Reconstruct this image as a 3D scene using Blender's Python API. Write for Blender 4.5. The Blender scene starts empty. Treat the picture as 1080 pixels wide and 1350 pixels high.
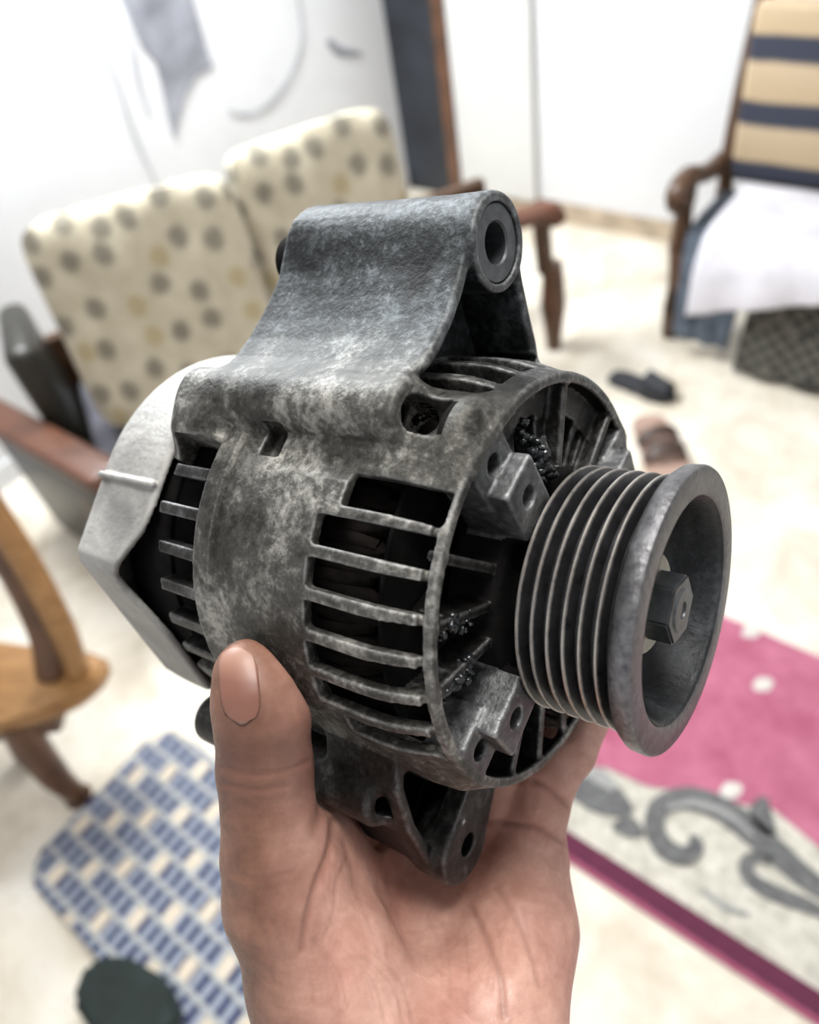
import bpy, bmesh, math, random
import numpy as np
from mathutils import Matrix, Vector, noise

C = bpy.context.scene.collection
R = math.radians
random.seed(7)
rng = np.random.default_rng(7)

# ------------------------------------------------------------------ camera
H = 1.5
CAM = Matrix(((0.97680, 0.21416, 0.0), (-0.15471, 0.70563, -0.69148), (-0.14809, 0.67544, 0.72239)))
cam_data = bpy.data.cameras.new('camera')
cam = bpy.data.objects.new('camera', cam_data)
C.objects.link(cam)
cam.matrix_world = Matrix.Translation((0, 0, H)) @ CAM.to_4x4()
cam_data.sensor_fit = 'VERTICAL'
cam_data.sensor_height = 24.0
cam_data.lens = 1000.0 / 1350.0 * 24.0
cam_data.clip_start = 0.01
cam_data.dof.use_dof = True
cam_data.dof.focus_distance = 0.203
cam_data.dof.aperture_fstop = 5.2
bpy.context.scene.camera = cam

# ------------------------------------------------------------------ world, lights, exposure
scn = bpy.context.scene
scn.view_settings.view_transform = 'Standard'
scn.view_settings.look = 'None'
scn.view_settings.gamma = 1.0
scn.view_settings.exposure = 0.0
scn.view_settings.use_curve_mapping = False
world = bpy.data.worlds.new('world')
scn.world = world
world.use_nodes = True
world.node_tree.nodes['Background'].inputs[0].default_value = (0.80, 0.88, 1.0, 1)
world.node_tree.nodes['Background'].inputs[1].default_value = 0.13


def area(name, loc, target, sx, sy, power, col):
    l = bpy.data.lights.new(name, 'AREA')
    l.shape = 'RECTANGLE'
    l.size, l.size_y = sx, sy
    l.energy = power
    l.color = col
    o = bpy.data.objects.new(name, l)
    C.objects.link(o)
    o.location = loc
    o.rotation_euler = (Vector(target) - Vector(loc)).to_track_quat('-Z', 'Y').to_euler()
    return o


UX, UY = 0.72, 0.694           # room axes: u runs away from the viewer, v to the right
VX, VY = 0.694, -0.72


def uv(u, v, z=0.0):
    return Vector((UX * u + VX * v, UY * u + VY * v, z))


ROOM_ROT = math.atan2(UY, UX)   # a local X axis turned onto u;  local Y then is -v

area('wall_lamp_light', uv(1.15, -1.95, 2.15), uv(1.2, -0.4, 0.7), 1.2, 0.25, 64, (0.95, 0.98, 1.0))
area('wall_lamp_backlight', uv(1.15, -1.98, 2.15), uv(1.3, -2.6, 1.2), 1.2, 0.15, 42, (0.95, 0.98, 1.0))
area('ceiling_lamp_light', uv(0.45, -0.1, 2.60), uv(0.45, -0.1, 0), 0.55, 0.55, 26, (1.0, 0.97, 0.92))


# ------------------------------------------------------------------ material helpers
def new_mat(name):
    m = bpy.data.materials.new(name)
    m.use_nodes = True
    nt = m.node_tree
    return m, nt, nt.nodes['Principled BSDF']


def nd(nt, kind, **kw):
    n = nt.nodes.new(kind)
    for k, v in kw.items():
        if k == 'inp':
            for i, x in v.items():
                n.inputs[i].default_value = x
        else:
            setattr(n, k, v)
    return n


def lk(nt, a, b):
    nt.links.new(a, b)


def coords(nt, scale=(1, 1, 1), kind='Object', rot=(0, 0, 0)):
    tc = nd(nt, 'ShaderNodeTexCoord')
    mp = nd(nt, 'ShaderNodeMapping')
    mp.inputs['Scale'].default_value = scale
    mp.inputs['Rotation'].default_value = rot
    lk(nt, tc.outputs[kind], mp.inputs['Vector'])
    return mp.outputs['Vector']


def noise_tex(nt, vec, scale, detail=4, rough=0.55, dist=0.0):
    n = nd(nt, 'ShaderNodeTexNoise')
    n.inputs['Scale'].default_value = scale
    n.inputs['Detail'].default_value = detail
    n.inputs['Roughness'].default_value = rough
    n.inputs['Distortion'].default_value = dist
    lk(nt, vec, n.inputs['Vector'])
    return n.outputs['Fac']


def ramp(nt, fac, stops, interp='LINEAR'):
    r = nd(nt, 'ShaderNodeValToRGB')
    r.color_ramp.interpolation = interp
    els = r.color_ramp.elements
    while len(els) < len(stops):
        els.new(0.5)
    for e, (p, c) in zip(els, stops):
        e.position = p
        e.color = c if len(c) == 4 else (*c, 1)
    lk(nt, fac, r.inputs['Fac'])
    return r.outputs['Color']


def g(v):
    return (v, v, v, 1)


def mixc(nt, fac, a, b, mode='MIX'):
    m = nd(nt, 'ShaderNodeMix', data_type='RGBA', blend_type=mode)
    for s, x in ((m.inputs[0], fac), (m.inputs[6], a), (m.inputs[7], b)):
        if hasattr(x, 'is_linked') or isinstance(x, bpy.types.NodeSocket):
            lk(nt, x, s)
        else:
            s.default_value = x if not isinstance(x, tuple) or len(x) == 4 else (*x, 1)
    return m.outputs[2]


def mathn(nt, op, a, b=None, c=None, clamp=False):
    m = nd(nt, 'ShaderNodeMath', operation=op, use_clamp=clamp)
    for i, x in enumerate((a, b, c)):
        if x is None:
            continue
        if isinstance(x, bpy.types.NodeSocket):
            lk(nt, x, m.inputs[i])
        else:
            m.inputs[i].default_value = x
    return m.outputs[0]


def bump(nt, bsdf, height, strength, distance):
    b = nd(nt, 'ShaderNodeBump')
    b.inputs['Strength'].default_value = strength
    b.inputs['Distance'].default_value = distance
    lk(nt, height, b.inputs['Height'])
    lk(nt, b.outputs['Normal'], bsdf.inputs['Normal'])


def plain(name, col, rough=0.6, metal=0.0, var=0.15, nscale=8.0, bumpd=0.0, bscale=200.0, spec=0.5):
    m, nt, b = new_mat(name)
    vec = coords(nt)
    n = noise_tex(nt, vec, nscale, 5)
    lo = tuple(max(0, c * (1 - var)) for c in col)
    hi = tuple(min(1, c * (1 + var)) for c in col)
    lk(nt, ramp(nt, n, [(0.3, lo), (0.7, hi)]), b.inputs['Base Color'])
    b.inputs['Roughness'].default_value = rough
    b.inputs['Metallic'].default_value = metal
    b.inputs['Specular IOR Level'].default_value = spec
    if bumpd:
        bump(nt, b, noise_tex(nt, vec, bscale, 3), 0.6, bumpd)
    return m


def cast_metal(name, dark, mid, light, rough=(0.38, 0.62), metal=0.75, edge=0.5, grime=0.0, scale=1.0, fw=0.45, sp=0.12, oily_top=False):
    """old cast aluminium: cloudy oxide, fine grain, edges rubbed bright"""
    m, nt, b = new_mat(name)
    vec = coords(nt)
    big = noise_tex(nt, vec, 55 * scale, 6, 0.62, 0.6)
    fine = noise_tex(nt, vec, 420 * scale, 5, 0.7)
    mixn = mathn(nt, 'ADD', mathn(nt, 'MULTIPLY', big, 1 - fw), mathn(nt, 'MULTIPLY', fine, fw))
    col = ramp(nt, mixn, [(0.5 - sp, dark), (0.50, mid), (0.5 + sp, light)])
    stain = noise_tex(nt, vec, 24 * scale, 4, 0.5, 1.2)
    col = mixc(nt, mathn(nt, 'MULTIPLY', ramp(nt, stain, [(0.50, g(0)), (0.66, g(1))]), 0.55), col,
               tuple(c * 0.42 for c in dark[:3]) + (1,))
    if oily_top:                # the lug and its boss are filmed with blue grey oil
        sep = nd(nt, 'ShaderNodeSeparateXYZ')
        lk(nt, vec, sep.inputs[0])
        zz = mathn(nt, 'ADD', sep.outputs[2], mathn(nt, 'MULTIPLY', mathn(nt, 'SUBTRACT', stain, 0.5), 0.03))
        film = ramp(nt, mathn(nt, 'MULTIPLY', zz, 10), [(0.42, g(0)), (0.66, g(1))])
        col = mixc(nt, film, col, mixc(nt, 1.0, col, (0.44, 0.50, 0.58, 1), 'MULTIPLY'))
    geo = nd(nt, 'ShaderNodeNewGeometry')
    pt = ramp(nt, geo.outputs['Pointiness'], [(0.515, g(0)), (0.60, g(1))])
    pt = mathn(nt, 'MULTIPLY', pt, mathn(nt, 'MULTIPLY', ramp(nt, fine, [(0.32, g(0.25)), (0.62, g(1))]), edge))
    col = mixc(nt, pt, col, (0.72, 0.73, 0.74, 1))
    if grime:
        gr = noise_tex(nt, vec, 75 * scale, 5, 0.6, 0.8)
        col = mixc(nt, mathn(nt, 'MULTIPLY', ramp(nt, gr, [(0.38, g(0)), (0.6, g(1))]), grime), col, (0.012, 0.011, 0.010, 1))
    lk(nt, col, b.inputs['Base Color'])
    b.inputs['Metallic'].default_value = metal
    lk(nt, ramp(nt, mixn, [(0.35, g(rough[0])), (0.65, g(rough[1]))]), b.inputs['Roughness'])
    bump(nt, b, mathn(nt, 'ADD', fine, mathn(nt, 'MULTIPLY', big, 1.2)), 0.7, 0.0006)
    return m


# ------------------------------------------------------------------ object helpers
def setp(o, label=None, cat=None, group=None, kind=None):
    if label: o['label'] = label
    if cat: o['category'] = cat
    if group: o['group'] = group
    if kind: o['kind'] = kind
    return o


def empty(name, loc=(0, 0, 0), rotz=0.0, label=None, cat=None, group=None):
    o = bpy.data.objects.new(name, None)
    o.empty_display_size = 0.02
    C.objects.link(o)
    o.location = loc
    o.rotation_euler = (0, 0, rotz)
    return setp(o, label, cat, group)


def link_mesh(name, me, mat, parent=None, smooth=None):
    if mat and not me.materials:
        me.materials.append(mat)
    o = bpy.data.objects.new(name, me)
    C.objects.link(o)
    if parent:
        o.parent = parent
    if smooth is not None:
        me.polygons.foreach_set('use_smooth', [True] * len(me.polygons))
        me.set_sharp_from_angle(angle=R(smooth))
    return o


def bm_obj(name, bm, mat, parent=None, smooth=None):
    bmesh.ops.recalc_face_normals(bm, faces=bm.faces)
    me = bpy.data.meshes.new(name)
    bm.to_mesh(me)
    bm.free()
    return link_mesh(name, me, mat, parent, smooth)


def add_box(bm, lo, hi, bev=0.0, seg=2, mtx=None):
    ret = bmesh.ops.create_cube(bm, size=1)
    vs = ret['verts']
    lo, hi = Vector(lo), Vector(hi)
    for v in vs:
        v.co = Vector(((lo[i] + hi[i]) / 2 + v.co[i] * (hi[i] - lo[i]) for i in range(3)))
    if bev:
        es = {e for v in vs for e in v.link_edges}
        r = bmesh.ops.bevel(bm, geom=list(es), offset=bev, segments=seg, affect='EDGES', profile=0.5)
        vs = list({v for f in r['faces'] for v in f.verts} | {v for v in vs if v.is_valid})
    if mtx is not None:
        for v in vs:
            v.co = mtx @ v.co
    return vs


def add_lathe(bm, prof, n=96, axis='X', closed=False):
    """prof: (axial, radius) pairs, turned round the axis"""
    rings = []
    for (x, r) in prof:
        ring = []
        if r < 1e-7:
            p = (x, 0, 0) if axis == 'X' else (0, 0, x)
            ring = [bm.verts.new(p)]
        else:
            for k in range(n):
                a = 2 * math.pi * k / n
                p = (x, r * math.cos(a), r * math.sin(a)) if axis == 'X' else (r * math.cos(a), r * math.sin(a), x)
                ring.append(bm.verts.new(p))
        rings.append(ring)
    pairs = list(zip(rings[:-1], rings[1:]))
    if closed:
        pairs.append((rings[-1], rings[0]))
    for a, b in pairs:
        for k in range(n):
            k2 = (k + 1) % n
            q = [a[k % len(a)], a[k2 % len(a)], b[k2 % len(b)], b[k % len(b)]]
            u = []
            for v in q:
                if v not in u:
                    u.append(v)
            if len(u) >= 3:
                try:
                    bm.faces.new(u)
                except ValueError:
                    pass


def add_tube(bm, pts, radii, n=12, squash=None, caps=True):
    """tube along a polyline; squash scales the second axis of the section"""
    pts = [Vector(p) for p in pts]
    rings = []
    up = Vector((0, 0, 1))
    for i, p in enumerate(pts):
        t = (pts[min(i + 1, len(pts) - 1)] - pts[max(i - 1, 0)]).normalized()
        a = t.cross(up)
        if a.length < 1e-3:
            a = t.cross(Vector((0, 1, 0)))
        a.normalize()
        b = a.cross(t).normalized()
        r = radii[i] if hasattr(radii, '__len__') else radii
        rb = r * (squash if squash else 1.0)
        rings.append([bm.verts.new(p + a * r * math.cos(2 * math.pi * k / n) + b * rb * math.sin(2 * math.pi * k / n)) for k in range(n)])
    for a, b in zip(rings[:-1], rings[1:]):
        for k in range(n):
            bm.faces.new((a[k], a[(k + 1) % n], b[(k + 1) % n], b[k]))
    if caps:
        bm.faces.new(rings[0][::-1])
        bm.faces.new(rings[-1])


def add_prism(bm, poly, z0, z1):
    a = [bm.verts.new((x, y, z0)) for x, y in poly]
    b = [bm.verts.new((x, y, z1)) for x, y in poly]
    bm.faces.new(a[::-1])
    bm.faces.new(b)
    n = len(poly)
    for k in range(n):
        bm.faces.new((a[k], a[(k + 1) % n], b[(k + 1) % n], b[k]))


def spline(pts, n=8):
    """Catmull-Rom through the points"""
    P = [np.array(p, float) for p in pts]
    P = [2 * P[0] - P[1]] + P + [2 * P[-1] - P[-2]]
    out = []
    for i in range(1, len(P) - 2):
        for k in range(n):
            t = k / n
            a, b, c, d = P[i - 1:i + 3]
            out.append(0.5 * (2 * b + (c - a) * t + (2 * a - 5 * b + 4 * c - d) * t * t + (3 * b - a - 3 * c + d) * t ** 3))
    out.append(P[-2])
    return out


# ------------------------------------------------------------------ signed-distance modelling (castings and hand)
class Grid:
    def __init__(self, lo, hi, h):
        self.lo = np.array(lo, np.float32)
        self.h = h
        self.n = np.ceil((np.array(hi) - np.array(lo)) / h).astype(int) + 1
        self.ax = [(self.lo[i] + h * np.arange(self.n[i])).astype(np.float32) for i in range(3)]
        self.F = np.full(tuple(self.n), 50.0, np.float32)

    def box(self, lo, hi):
        s = []
        for i in range(3):
            a = int(np.clip(np.floor((lo[i] - self.lo[i]) / self.h), 0, self.n[i]))
            b = int(np.clip(np.ceil((hi[i] - self.lo[i]) / self.h) + 1, 0, self.n[i]))
            s.append(slice(a, b))
        x = self.ax[0][s[0]][:, None, None]
        y = self.ax[1][s[1]][None, :, None]
        z = self.ax[2][s[2]][None, None, :]
        return tuple(s), x, y, z

    def add(self, fn, lo, hi, k=0.0):
        pad = k + 3 * self.h
        s, x, y, z = self.box([v - pad for v in lo], [v + pad for v in hi])
        d = fn(x, y, z)
        self.F[s] = smin(self.F[s], d, k)

    def cut(self, fn, lo, hi, k=0.0):
        pad = k + 3 * self.h
        s, x, y, z = self.box([v - pad for v in lo], [v + pad for v in hi])
        d = fn(x, y, z)
        self.F[s] = -smin(-self.F[s], d, k)

    def sample(self, P):
        q = (P - self.lo) / self.h
        q = np.clip(q, 0, self.n - 1.001)
        i = np.floor(q).astype(int)
        f = (q - i).astype(np.float32)
        out = np.zeros(len(P), np.float32)
        for a in (0, 1):
            for b in (0, 1):
                for c in (0, 1):
                    w = (f[:, 0] if a else 1 - f[:, 0]) * (f[:, 1] if b else 1 - f[:, 1]) * (f[:, 2] if c else 1 - f[:, 2])
                    out += w * self.F[i[:, 0] + a, i[:, 1] + b, i[:, 2] + c]
        return out

    def grad(self, P, e=None):
        e = e or self.h
        G = np.stack([self.sample(P + e * np.eye(3)[i]) - self.sample(P - e * np.eye(3)[i]) for i in range(3)], 1)
        return G / np.maximum(np.linalg.norm(G, axis=1, keepdims=True), 1e-9)

    def mesh(self):
        """naive surface nets -> verts, quads"""
        F = self.F
        s = F < 0
        cnt = np.zeros(tuple(self.n - 1), np.uint8)
        sl = lambda o, n: slice(o, n - 1 + o)
        offs = [(a, b, c) for a in (0, 1) for b in (0, 1) for c in (0, 1)]
        for o in offs:
            cnt += s[sl(o[0], self.n[0]), sl(o[1], self.n[1]), sl(o[2], self.n[2])]
        idx = np.argwhere((cnt > 0) & (cnt < 8))
        ids = np.full(tuple(self.n - 1), -1, np.int32)
        ids[idx[:, 0], idx[:, 1], idx[:, 2]] = np.arange(len(idx))
        val = np.stack([F[idx[:, 0] + o[0], idx[:, 1] + o[1], idx[:, 2] + o[2]] for o in offs], 1)
        acc = np.zeros((len(idx), 3), np.float32)
        num = np.zeros(len(idx), np.float32)
        for ia, oa in enumerate(offs):
            for ib, ob in enumerate(offs):
                if ib <= ia or sum(abs(p - q) for p, q in zip(oa, ob)) != 1:
                    continue
                va, vb = val[:, ia], val[:, ib]
                m = (va < 0) != (vb < 0)
                t = np.where(m, va / np.where(m, va - vb, 1), 0)[:, None]
                p = np.array(oa) + (np.array(ob) - np.array(oa)) * t
                acc += np.where(m[:, None], p, 0)
                num += m
        V = self.lo + self.h * (idx + acc / np.maximum(num, 1)[:, None])
        quads = []
        for ax in range(3):
            a = [slice(None)] * 3
            b = [slice(None)] * 3
            a[ax], b[ax] = slice(0, -1), slice(1, None)
            A, B = s[tuple(a)], s[tuple(b)]
            e = np.argwhere(A != B)
            o1, o2 = [i for i in range(3) if i != ax]
            ok = (e[:, o1] > 0) & (e[:, o2] > 0) & (e[:, o1] < self.n[o1] - 1) & (e[:, o2] < self.n[o2] - 1)
            e = e[ok]
            flip = A[e[:, 0], e[:, 1], e[:, 2]]
            if ax == 1:
                flip = ~flip
            def cell(d1, d2):
                c = e.copy()
                c[:, o1] -= d1
                c[:, o2] -= d2
                return ids[c[:, 0], c[:, 1], c[:, 2]]
            q = np.stack([cell(1, 1), cell(0, 1), cell(0, 0), cell(1, 0)], 1)
            q[~flip] = q[~flip][:, ::-1]
            quads.append(q)
        return V.astype(np.float32), np.concatenate(quads).astype(np.int32)


def smin(a, b, k):
    if k <= 0:
        return np.minimum(a, b)
    h = np.clip(0.5 + 0.5 * (b - a) / k, 0, 1)
    return b + (a - b) * h - k * h * (1 - h)


def smax(a, b, k=0.0):
    return -smin(-a, -b, k)


def d_box(px, py, pz, hx, hy, hz, r=0.0):
    qx, qy, qz = np.abs(px) - (hx - r), np.abs(py) - (hy - r), np.abs(pz) - (hz - r)
    return np.sqrt(np.maximum(qx, 0) ** 2 + np.maximum(qy, 0) ** 2 + np.maximum(qz, 0) ** 2) + np.minimum(np.maximum(qx, np.maximum(qy, qz)), 0) - r


def d_cylx(x, y, z, cy, cz, rad, x0, x1, r=0.0):
    a = np.hypot(y - cy, z - cz) - (rad - r)
    b = np.abs(x - (x0 + x1) / 2) - ((x1 - x0) / 2 - r)
    return np.minimum(np.maximum(a, b), 0) + np.sqrt(np.maximum(a, 0) ** 2 + np.maximum(b, 0) ** 2) - r


def d_cone(x, y, z, A, B, ra, rb):
    """round cone, radii interpolated along the axis"""
    A, B = np.array(A, float), np.array(B, float)
    ab = B - A
    t = np.clip(((x - A[0]) * ab[0] + (y - A[1]) * ab[1] + (z - A[2]) * ab[2]) / (ab @ ab), 0, 1)
    return np.sqrt((x - A[0] - ab[0] * t) ** 2 + (y - A[1] - ab[1] * t) ** 2 + (z - A[2] - ab[2] * t) ** 2) - (ra + (rb - ra) * t)


def add_cone(grid, A, B, ra, rb, k, cut=False):
    r = max(ra, rb)
    lo = [min(A[i], B[i]) - r for i in range(3)]
    hi = [max(A[i], B[i]) + r for i in range(3)]
    (grid.cut if cut else grid.add)(lambda x, y, z: d_cone(x, y, z, A, B, ra, rb), lo, hi, k)


def poly_sdf(P, Y, Z):
    """signed distance to a closed 2D polygon"""
    P = np.array(P, float)
    d = np.full(np.broadcast(Y, Z).shape, 1e9)
    inside = np.zeros(d.shape, bool)
    n = len(P)
    for i in range(n):
        a, b = P[i], P[(i + 1) % n]
        e = b - a
        t = np.clip(((Y - a[0]) * e[0] + (Z - a[1]) * e[1]) / (e @ e), 0, 1)
        d = np.minimum(d, (Y - a[0] - e[0] * t) ** 2 + (Z - a[1] - e[1] * t) ** 2)
        c = ((a[1] > Z) != (b[1] > Z))
        if abs(e[1]) > 1e-9:
            c &= Y < e[0] * (Z - a[1]) / e[1] + a[0]
        inside ^= c
    d = np.sqrt(d)
    return np.where(inside, -d, d).astype(np.float32)


def np_mesh(name, V, Q, N=None, scale=0.001, col=None):
    me = bpy.data.meshes.new(name)
    me.vertices.add(len(V))
    me.vertices.foreach_set('co', (V * scale).astype(np.float32).ravel())
    me.loops.add(len(Q) * 4)
    me.loops.foreach_set('vertex_index', Q.ravel())
    me.polygons.add(len(Q))
    me.polygons.foreach_set('loop_start', np.arange(0, len(Q) * 4, 4, dtype=np.int32))
    me.polygons.foreach_set('use_smooth', np.ones(len(Q), bool))
    me.update(calc_edges=True)
    if col is not None:
        at = me.color_attributes.new('tone', 'FLOAT_COLOR', 'POINT')
        at.data.foreach_set('color', col.astype(np.float32).ravel())
    if N is not None:
        me.normals_split_custom_set_from_vertices(N.tolist())
    return me


def split_mesh(name, V, Q, N, mask):
    q = Q[mask]
    used, inv = np.unique(q.ravel(), return_inverse=True)
    return np_mesh(name, V[used], inv.reshape(-1, 4).astype(np.int32), N[used])


# ================================================================== THE ROOM
def wall_mat(name, col, rough=0.75):
    m, nt, b = new_mat(name)
    vec = coords(nt, kind='Generated')
    n = noise_tex(nt, coords(nt), 2.5, 5, 0.6)
    f = noise_tex(nt, coords(nt), 16, 5, 0.6)
    c = ramp(nt, n, [(0.3, tuple(x * 0.93 for x in col)), (0.6, col)])
    c = mixc(nt, mathn(nt, 'MULTIPLY', ramp(nt, f, [(0.58, g(0)), (0.75, g(1))]), 0.18), c, (0.62, 0.60, 0.58, 1))
    lk(nt, c, b.inputs['Base Color'])
    b.inputs['Roughness'].default_value = rough
    bump(nt, b, f, 0.3, 0.002)
    return m


def floor_mat():
    m, nt, b = new_mat('cream terrazzo')
    vec = coords(nt)
    n = noise_tex(nt, vec, 5, 6, 0.62, 0.4)
    c = ramp(nt, n, [(0.30, (0.50, 0.43, 0.33)), (0.52, (0.71, 0.655, 0.555)), (0.72, (0.80, 0.765, 0.70))])
    sp = noise_tex(nt, vec, 38, 3, 0.5, 1.5)
    c = mixc(nt, mathn(nt, 'MULTIPLY', ramp(nt, sp, [(0.60, g(0)), (0.70, g(1))]), 0.35), c, (0.42, 0.35, 0.27, 1))
    lk(nt, c, b.inputs['Base Color'])
    b.inputs['Roughness'].default_value = 0.42
    return m


def slab(name, poly, z0, z1, mat):
    bm = bmesh.new()
    add_prism(bm, poly, z0, z1)
    o = bm_obj(name, bm, mat)
    o['kind'] = 'structure'
    return o


M_wall = wall_mat('white painted plaster', (0.76, 0.77, 0.79))
U0, U1, V0, V1, CEIL = -1.6, 2.58, -2.25, 2.2, 2.75


def uvrect(u0, u1, v0, v1):
    return [uv(*p).xy[:] for p in ((u0, v0), (u0, v1), (u1, v1), (u1, v0))]


slab('floor', uvrect(U0 - .1, U1 + .1, V0 - .1, V1 + .1), -0.1, 0.0, floor_mat())
slab('ceiling', uvrect(U0 - .1, U1 + .1, V0 - .1, V1 + .1), CEIL, CEIL + 0.1, M_wall)
slab('wall_left', uvrect(U0 - .1, U1 + .1, V0 - .1, V0), 0.0, CEIL, M_wall)
slab('wall_right', uvrect(U0 - .1, U1 + .1, V1, V1 + .1), 0.0, CEIL, M_wall)
slab('wall_front', uvrect(U0 - .1, U0, V0, V1), 0.0, CEIL, M_wall)
# back wall, with a dark doorway by the corner
DV0, DV1, DZ = -2.22, -1.985, 2.05
M_wall2 = wall_mat('stained white plaster', (0.66, 0.665, 0.68))
slab('wall_back', uvrect(U1, U1 + .1, DV1 + .05, V1), 0.0, CEIL, M_wall2)
slab('wall_back_lintel', uvrect(U1, U1 + .1, V0, DV1 + .05), DZ, CEIL, M_wall).name = 'wall_back'
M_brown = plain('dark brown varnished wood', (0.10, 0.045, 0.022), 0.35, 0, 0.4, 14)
M_darkdoor = plain('blue black door paint', (0.020, 0.024, 0.032), 0.45, 0, 0.5, 6)
slab('door_1', uvrect(U1 + .03, U1 + .07, V0, DV1), 0.01, DZ, M_darkdoor)
slab('trim_1', uvrect(U1 - .015, U1 + .1, DV1, DV1 + .055), 0.0, DZ, M_brown)
slab('baseboard_back', uvrect(U1 - .012, U1, DV1 + .055, V1), 0.0, 0.075, plain('scuffed beige skirting', (0.42, 0.34, 0.25), 0.6, 0, 0.35, 12))
# a shallow white pilaster beside the door
slab('trim_2', uvrect(U1 - .03, U1, -1.90, -1.56), 0.075, CEIL, wall_mat('white gloss panel', (0.60, 0.60, 0.585), 0.4))
slab('baseboard_left', uvrect(U0, U1, V0, V0 + .012), 0.0, 0.075, M_wall)

# lamps of the room (outside the picture)
lamp = empty('wall_lamp', uv(1.15, V0, 2.15), ROOM_ROT, 'white tube lamp mounted on the left wall above the sofa', 'lamp')
bm = bmesh.new(); add_box(bm, (-.65, -.05, .07), (.65, 0, .13), .01); bm_obj('lamp_housing', bm, plain('white lamp metal', (.8, .8, .8), .4), lamp, 40)
bm = bmesh.new(); add_tube(bm, [(-.6, -.06, .05), (.6, -.06, .05)], .013); bm_obj('tube', bm, plain('white tube glass', (.9, .9, .9), .3), lamp, 40)
lamp = empty('ceiling_lamp', uv(.45, -.1, CEIL), ROOM_ROT, 'square white ceiling lamp above the carpet', 'lamp')
bm = bmesh.new(); add_box(bm, (-.29, -.29, -.08), (.29, .29, 0), .02); bm_obj('lamp_housing', bm, bpy.data.materials['white lamp metal'], lamp, 40)

# drawing on the left wall: thin vinyl shapes, laid in wall coordinates (u, z)
M_decal = plain('grey vinyl', (0.28, 0.29, 0.33), 0.5, 0, 0.45, 7)
decal = empty('wall_decal', uv(1.6, V0 + .002, .8), ROOM_ROT, 'grey drawing of a hanging plume with thin curved lines on the white wall', 'decal')


def on_wall(pts):
    return [(u - 1.6, z - .8) for u, z in pts]


def wall_shape(name, poly, mat):
    bm = bmesh.new()
    add_prism(bm, [tuple(p) for p in on_wall(poly)], 0, .002)
    for v in bm.verts:
        v.co = Vector((v.co.x, -v.co.z, v.co.y))
    return bm_obj(name, bm, mat, decal)


def wall_line(name, pts, w, mat):
    P = spline(on_wall(pts), 6)
    L, Rr = [], []
    for i, p in enumerate(P):
        t = P[min(i + 1, len(P) - 1)] - P[max(i - 1, 0)]
        t /= np.linalg.norm(t)
        ww = w * (0.35 + 0.65 * math.sin(math.pi * (i + .5) / len(P)))
        L.append(p + ww * np.array([-t[1], t[0]]))
        Rr.append(p - ww * np.array([-t[1], t[0]]))
    bm = bmesh.new()
    for a, b, c, d in zip(L[:-1], L[1:], Rr[1:], Rr[:-1]):
        bm.faces.new([bm.verts.new((p[0], -.001, p[1])) for p in (a, b, c, d)])
    bmesh.ops.remove_doubles(bm, verts=bm.verts, dist=1e-6)
    ret = bmesh.ops.extrude_face_region(bm, geom=list(bm.faces))
    for v in [x for x in ret['geom'] if isinstance(x, bmesh.types.BMVert)]:
        v.co.y -= .001
    return bm_obj(name, bm, mat, decal)


plume = [(1.475, 1.20), (1.491, 0.988), (1.496, 0.927), (1.525, 0.867), (1.515, 0.795), (1.50, 0.713), (1.497, 0.655), (1.53, 0.695),
         (1.59, 0.754), (1.655, 0.79), (1.73, 0.793), (1.727, 0.844), (1.73, 0.918), (1.74, 1.20)]
wall_shape('plume', plume, M_decal)
M_pale = plain('pale grey vinyl', (0.52, 0.53, 0.56), 0.5, 0, 0.2, 7)
wall_line('curved_line', [(2.18, .95), (2.159, 0.769), (2.104, 0.689), (2.013, 0.633), (1.903, 0.604), (1.795, 0.619), (1.737, 0.655)], .011, M_pale)
wall_line('curved_line', [(2.27, .70), (2.288, 0.685), (2.328, 0.648), (2.44, 0.603)], .016, M_decal)
wall_line('curved_line', [(1.35, 1.15), (1.358, 1.008), (1.373, 0.886), (1.364, 0.762), (1.364, 0.648), (1.378, 0.519)], .006, M_pale)
wall_line('curved_line', [(1.47, 1.0), (1.462, 0.918), (1.442, 0.842), (1.437, 0.757)], .010, M_pale)


# ================================================================== FURNITURE, CLOTH AND FLOOR THINGS
def wood_mat(name, a, b_, rough=0.38):
    m, nt, b = new_mat(name)
    vec = coords(nt, (3, 18, 18))
    n = noise_tex(nt, vec, 4, 5, 0.6, 1.0)
    lk(nt, ramp(nt, n, [(0.32, a), (0.68, b_)]), b.inputs['Base Color'])
    b.inputs['Roughness'].default_value = rough
    return m


M_wood = wood_mat('walnut stained wood', (0.040, 0.019, 0.009), (0.10, 0.048, 0.022))
M_honey = wood_mat('honey coloured wood', (0.21, 0.10, 0.032), (0.40, 0.215, 0.08))
M_darkolive = wood_mat('dark wood with painted shade', (0.009, 0.0085, 0.0065), (0.026, 0.024, 0.017))  # dark wood, blackened further to paint the shade under the armrest
M_woodred = wood_mat('reddish brown wood', (0.065, 0.024, 0.013), (0.15, 0.058, 0.030))


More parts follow.
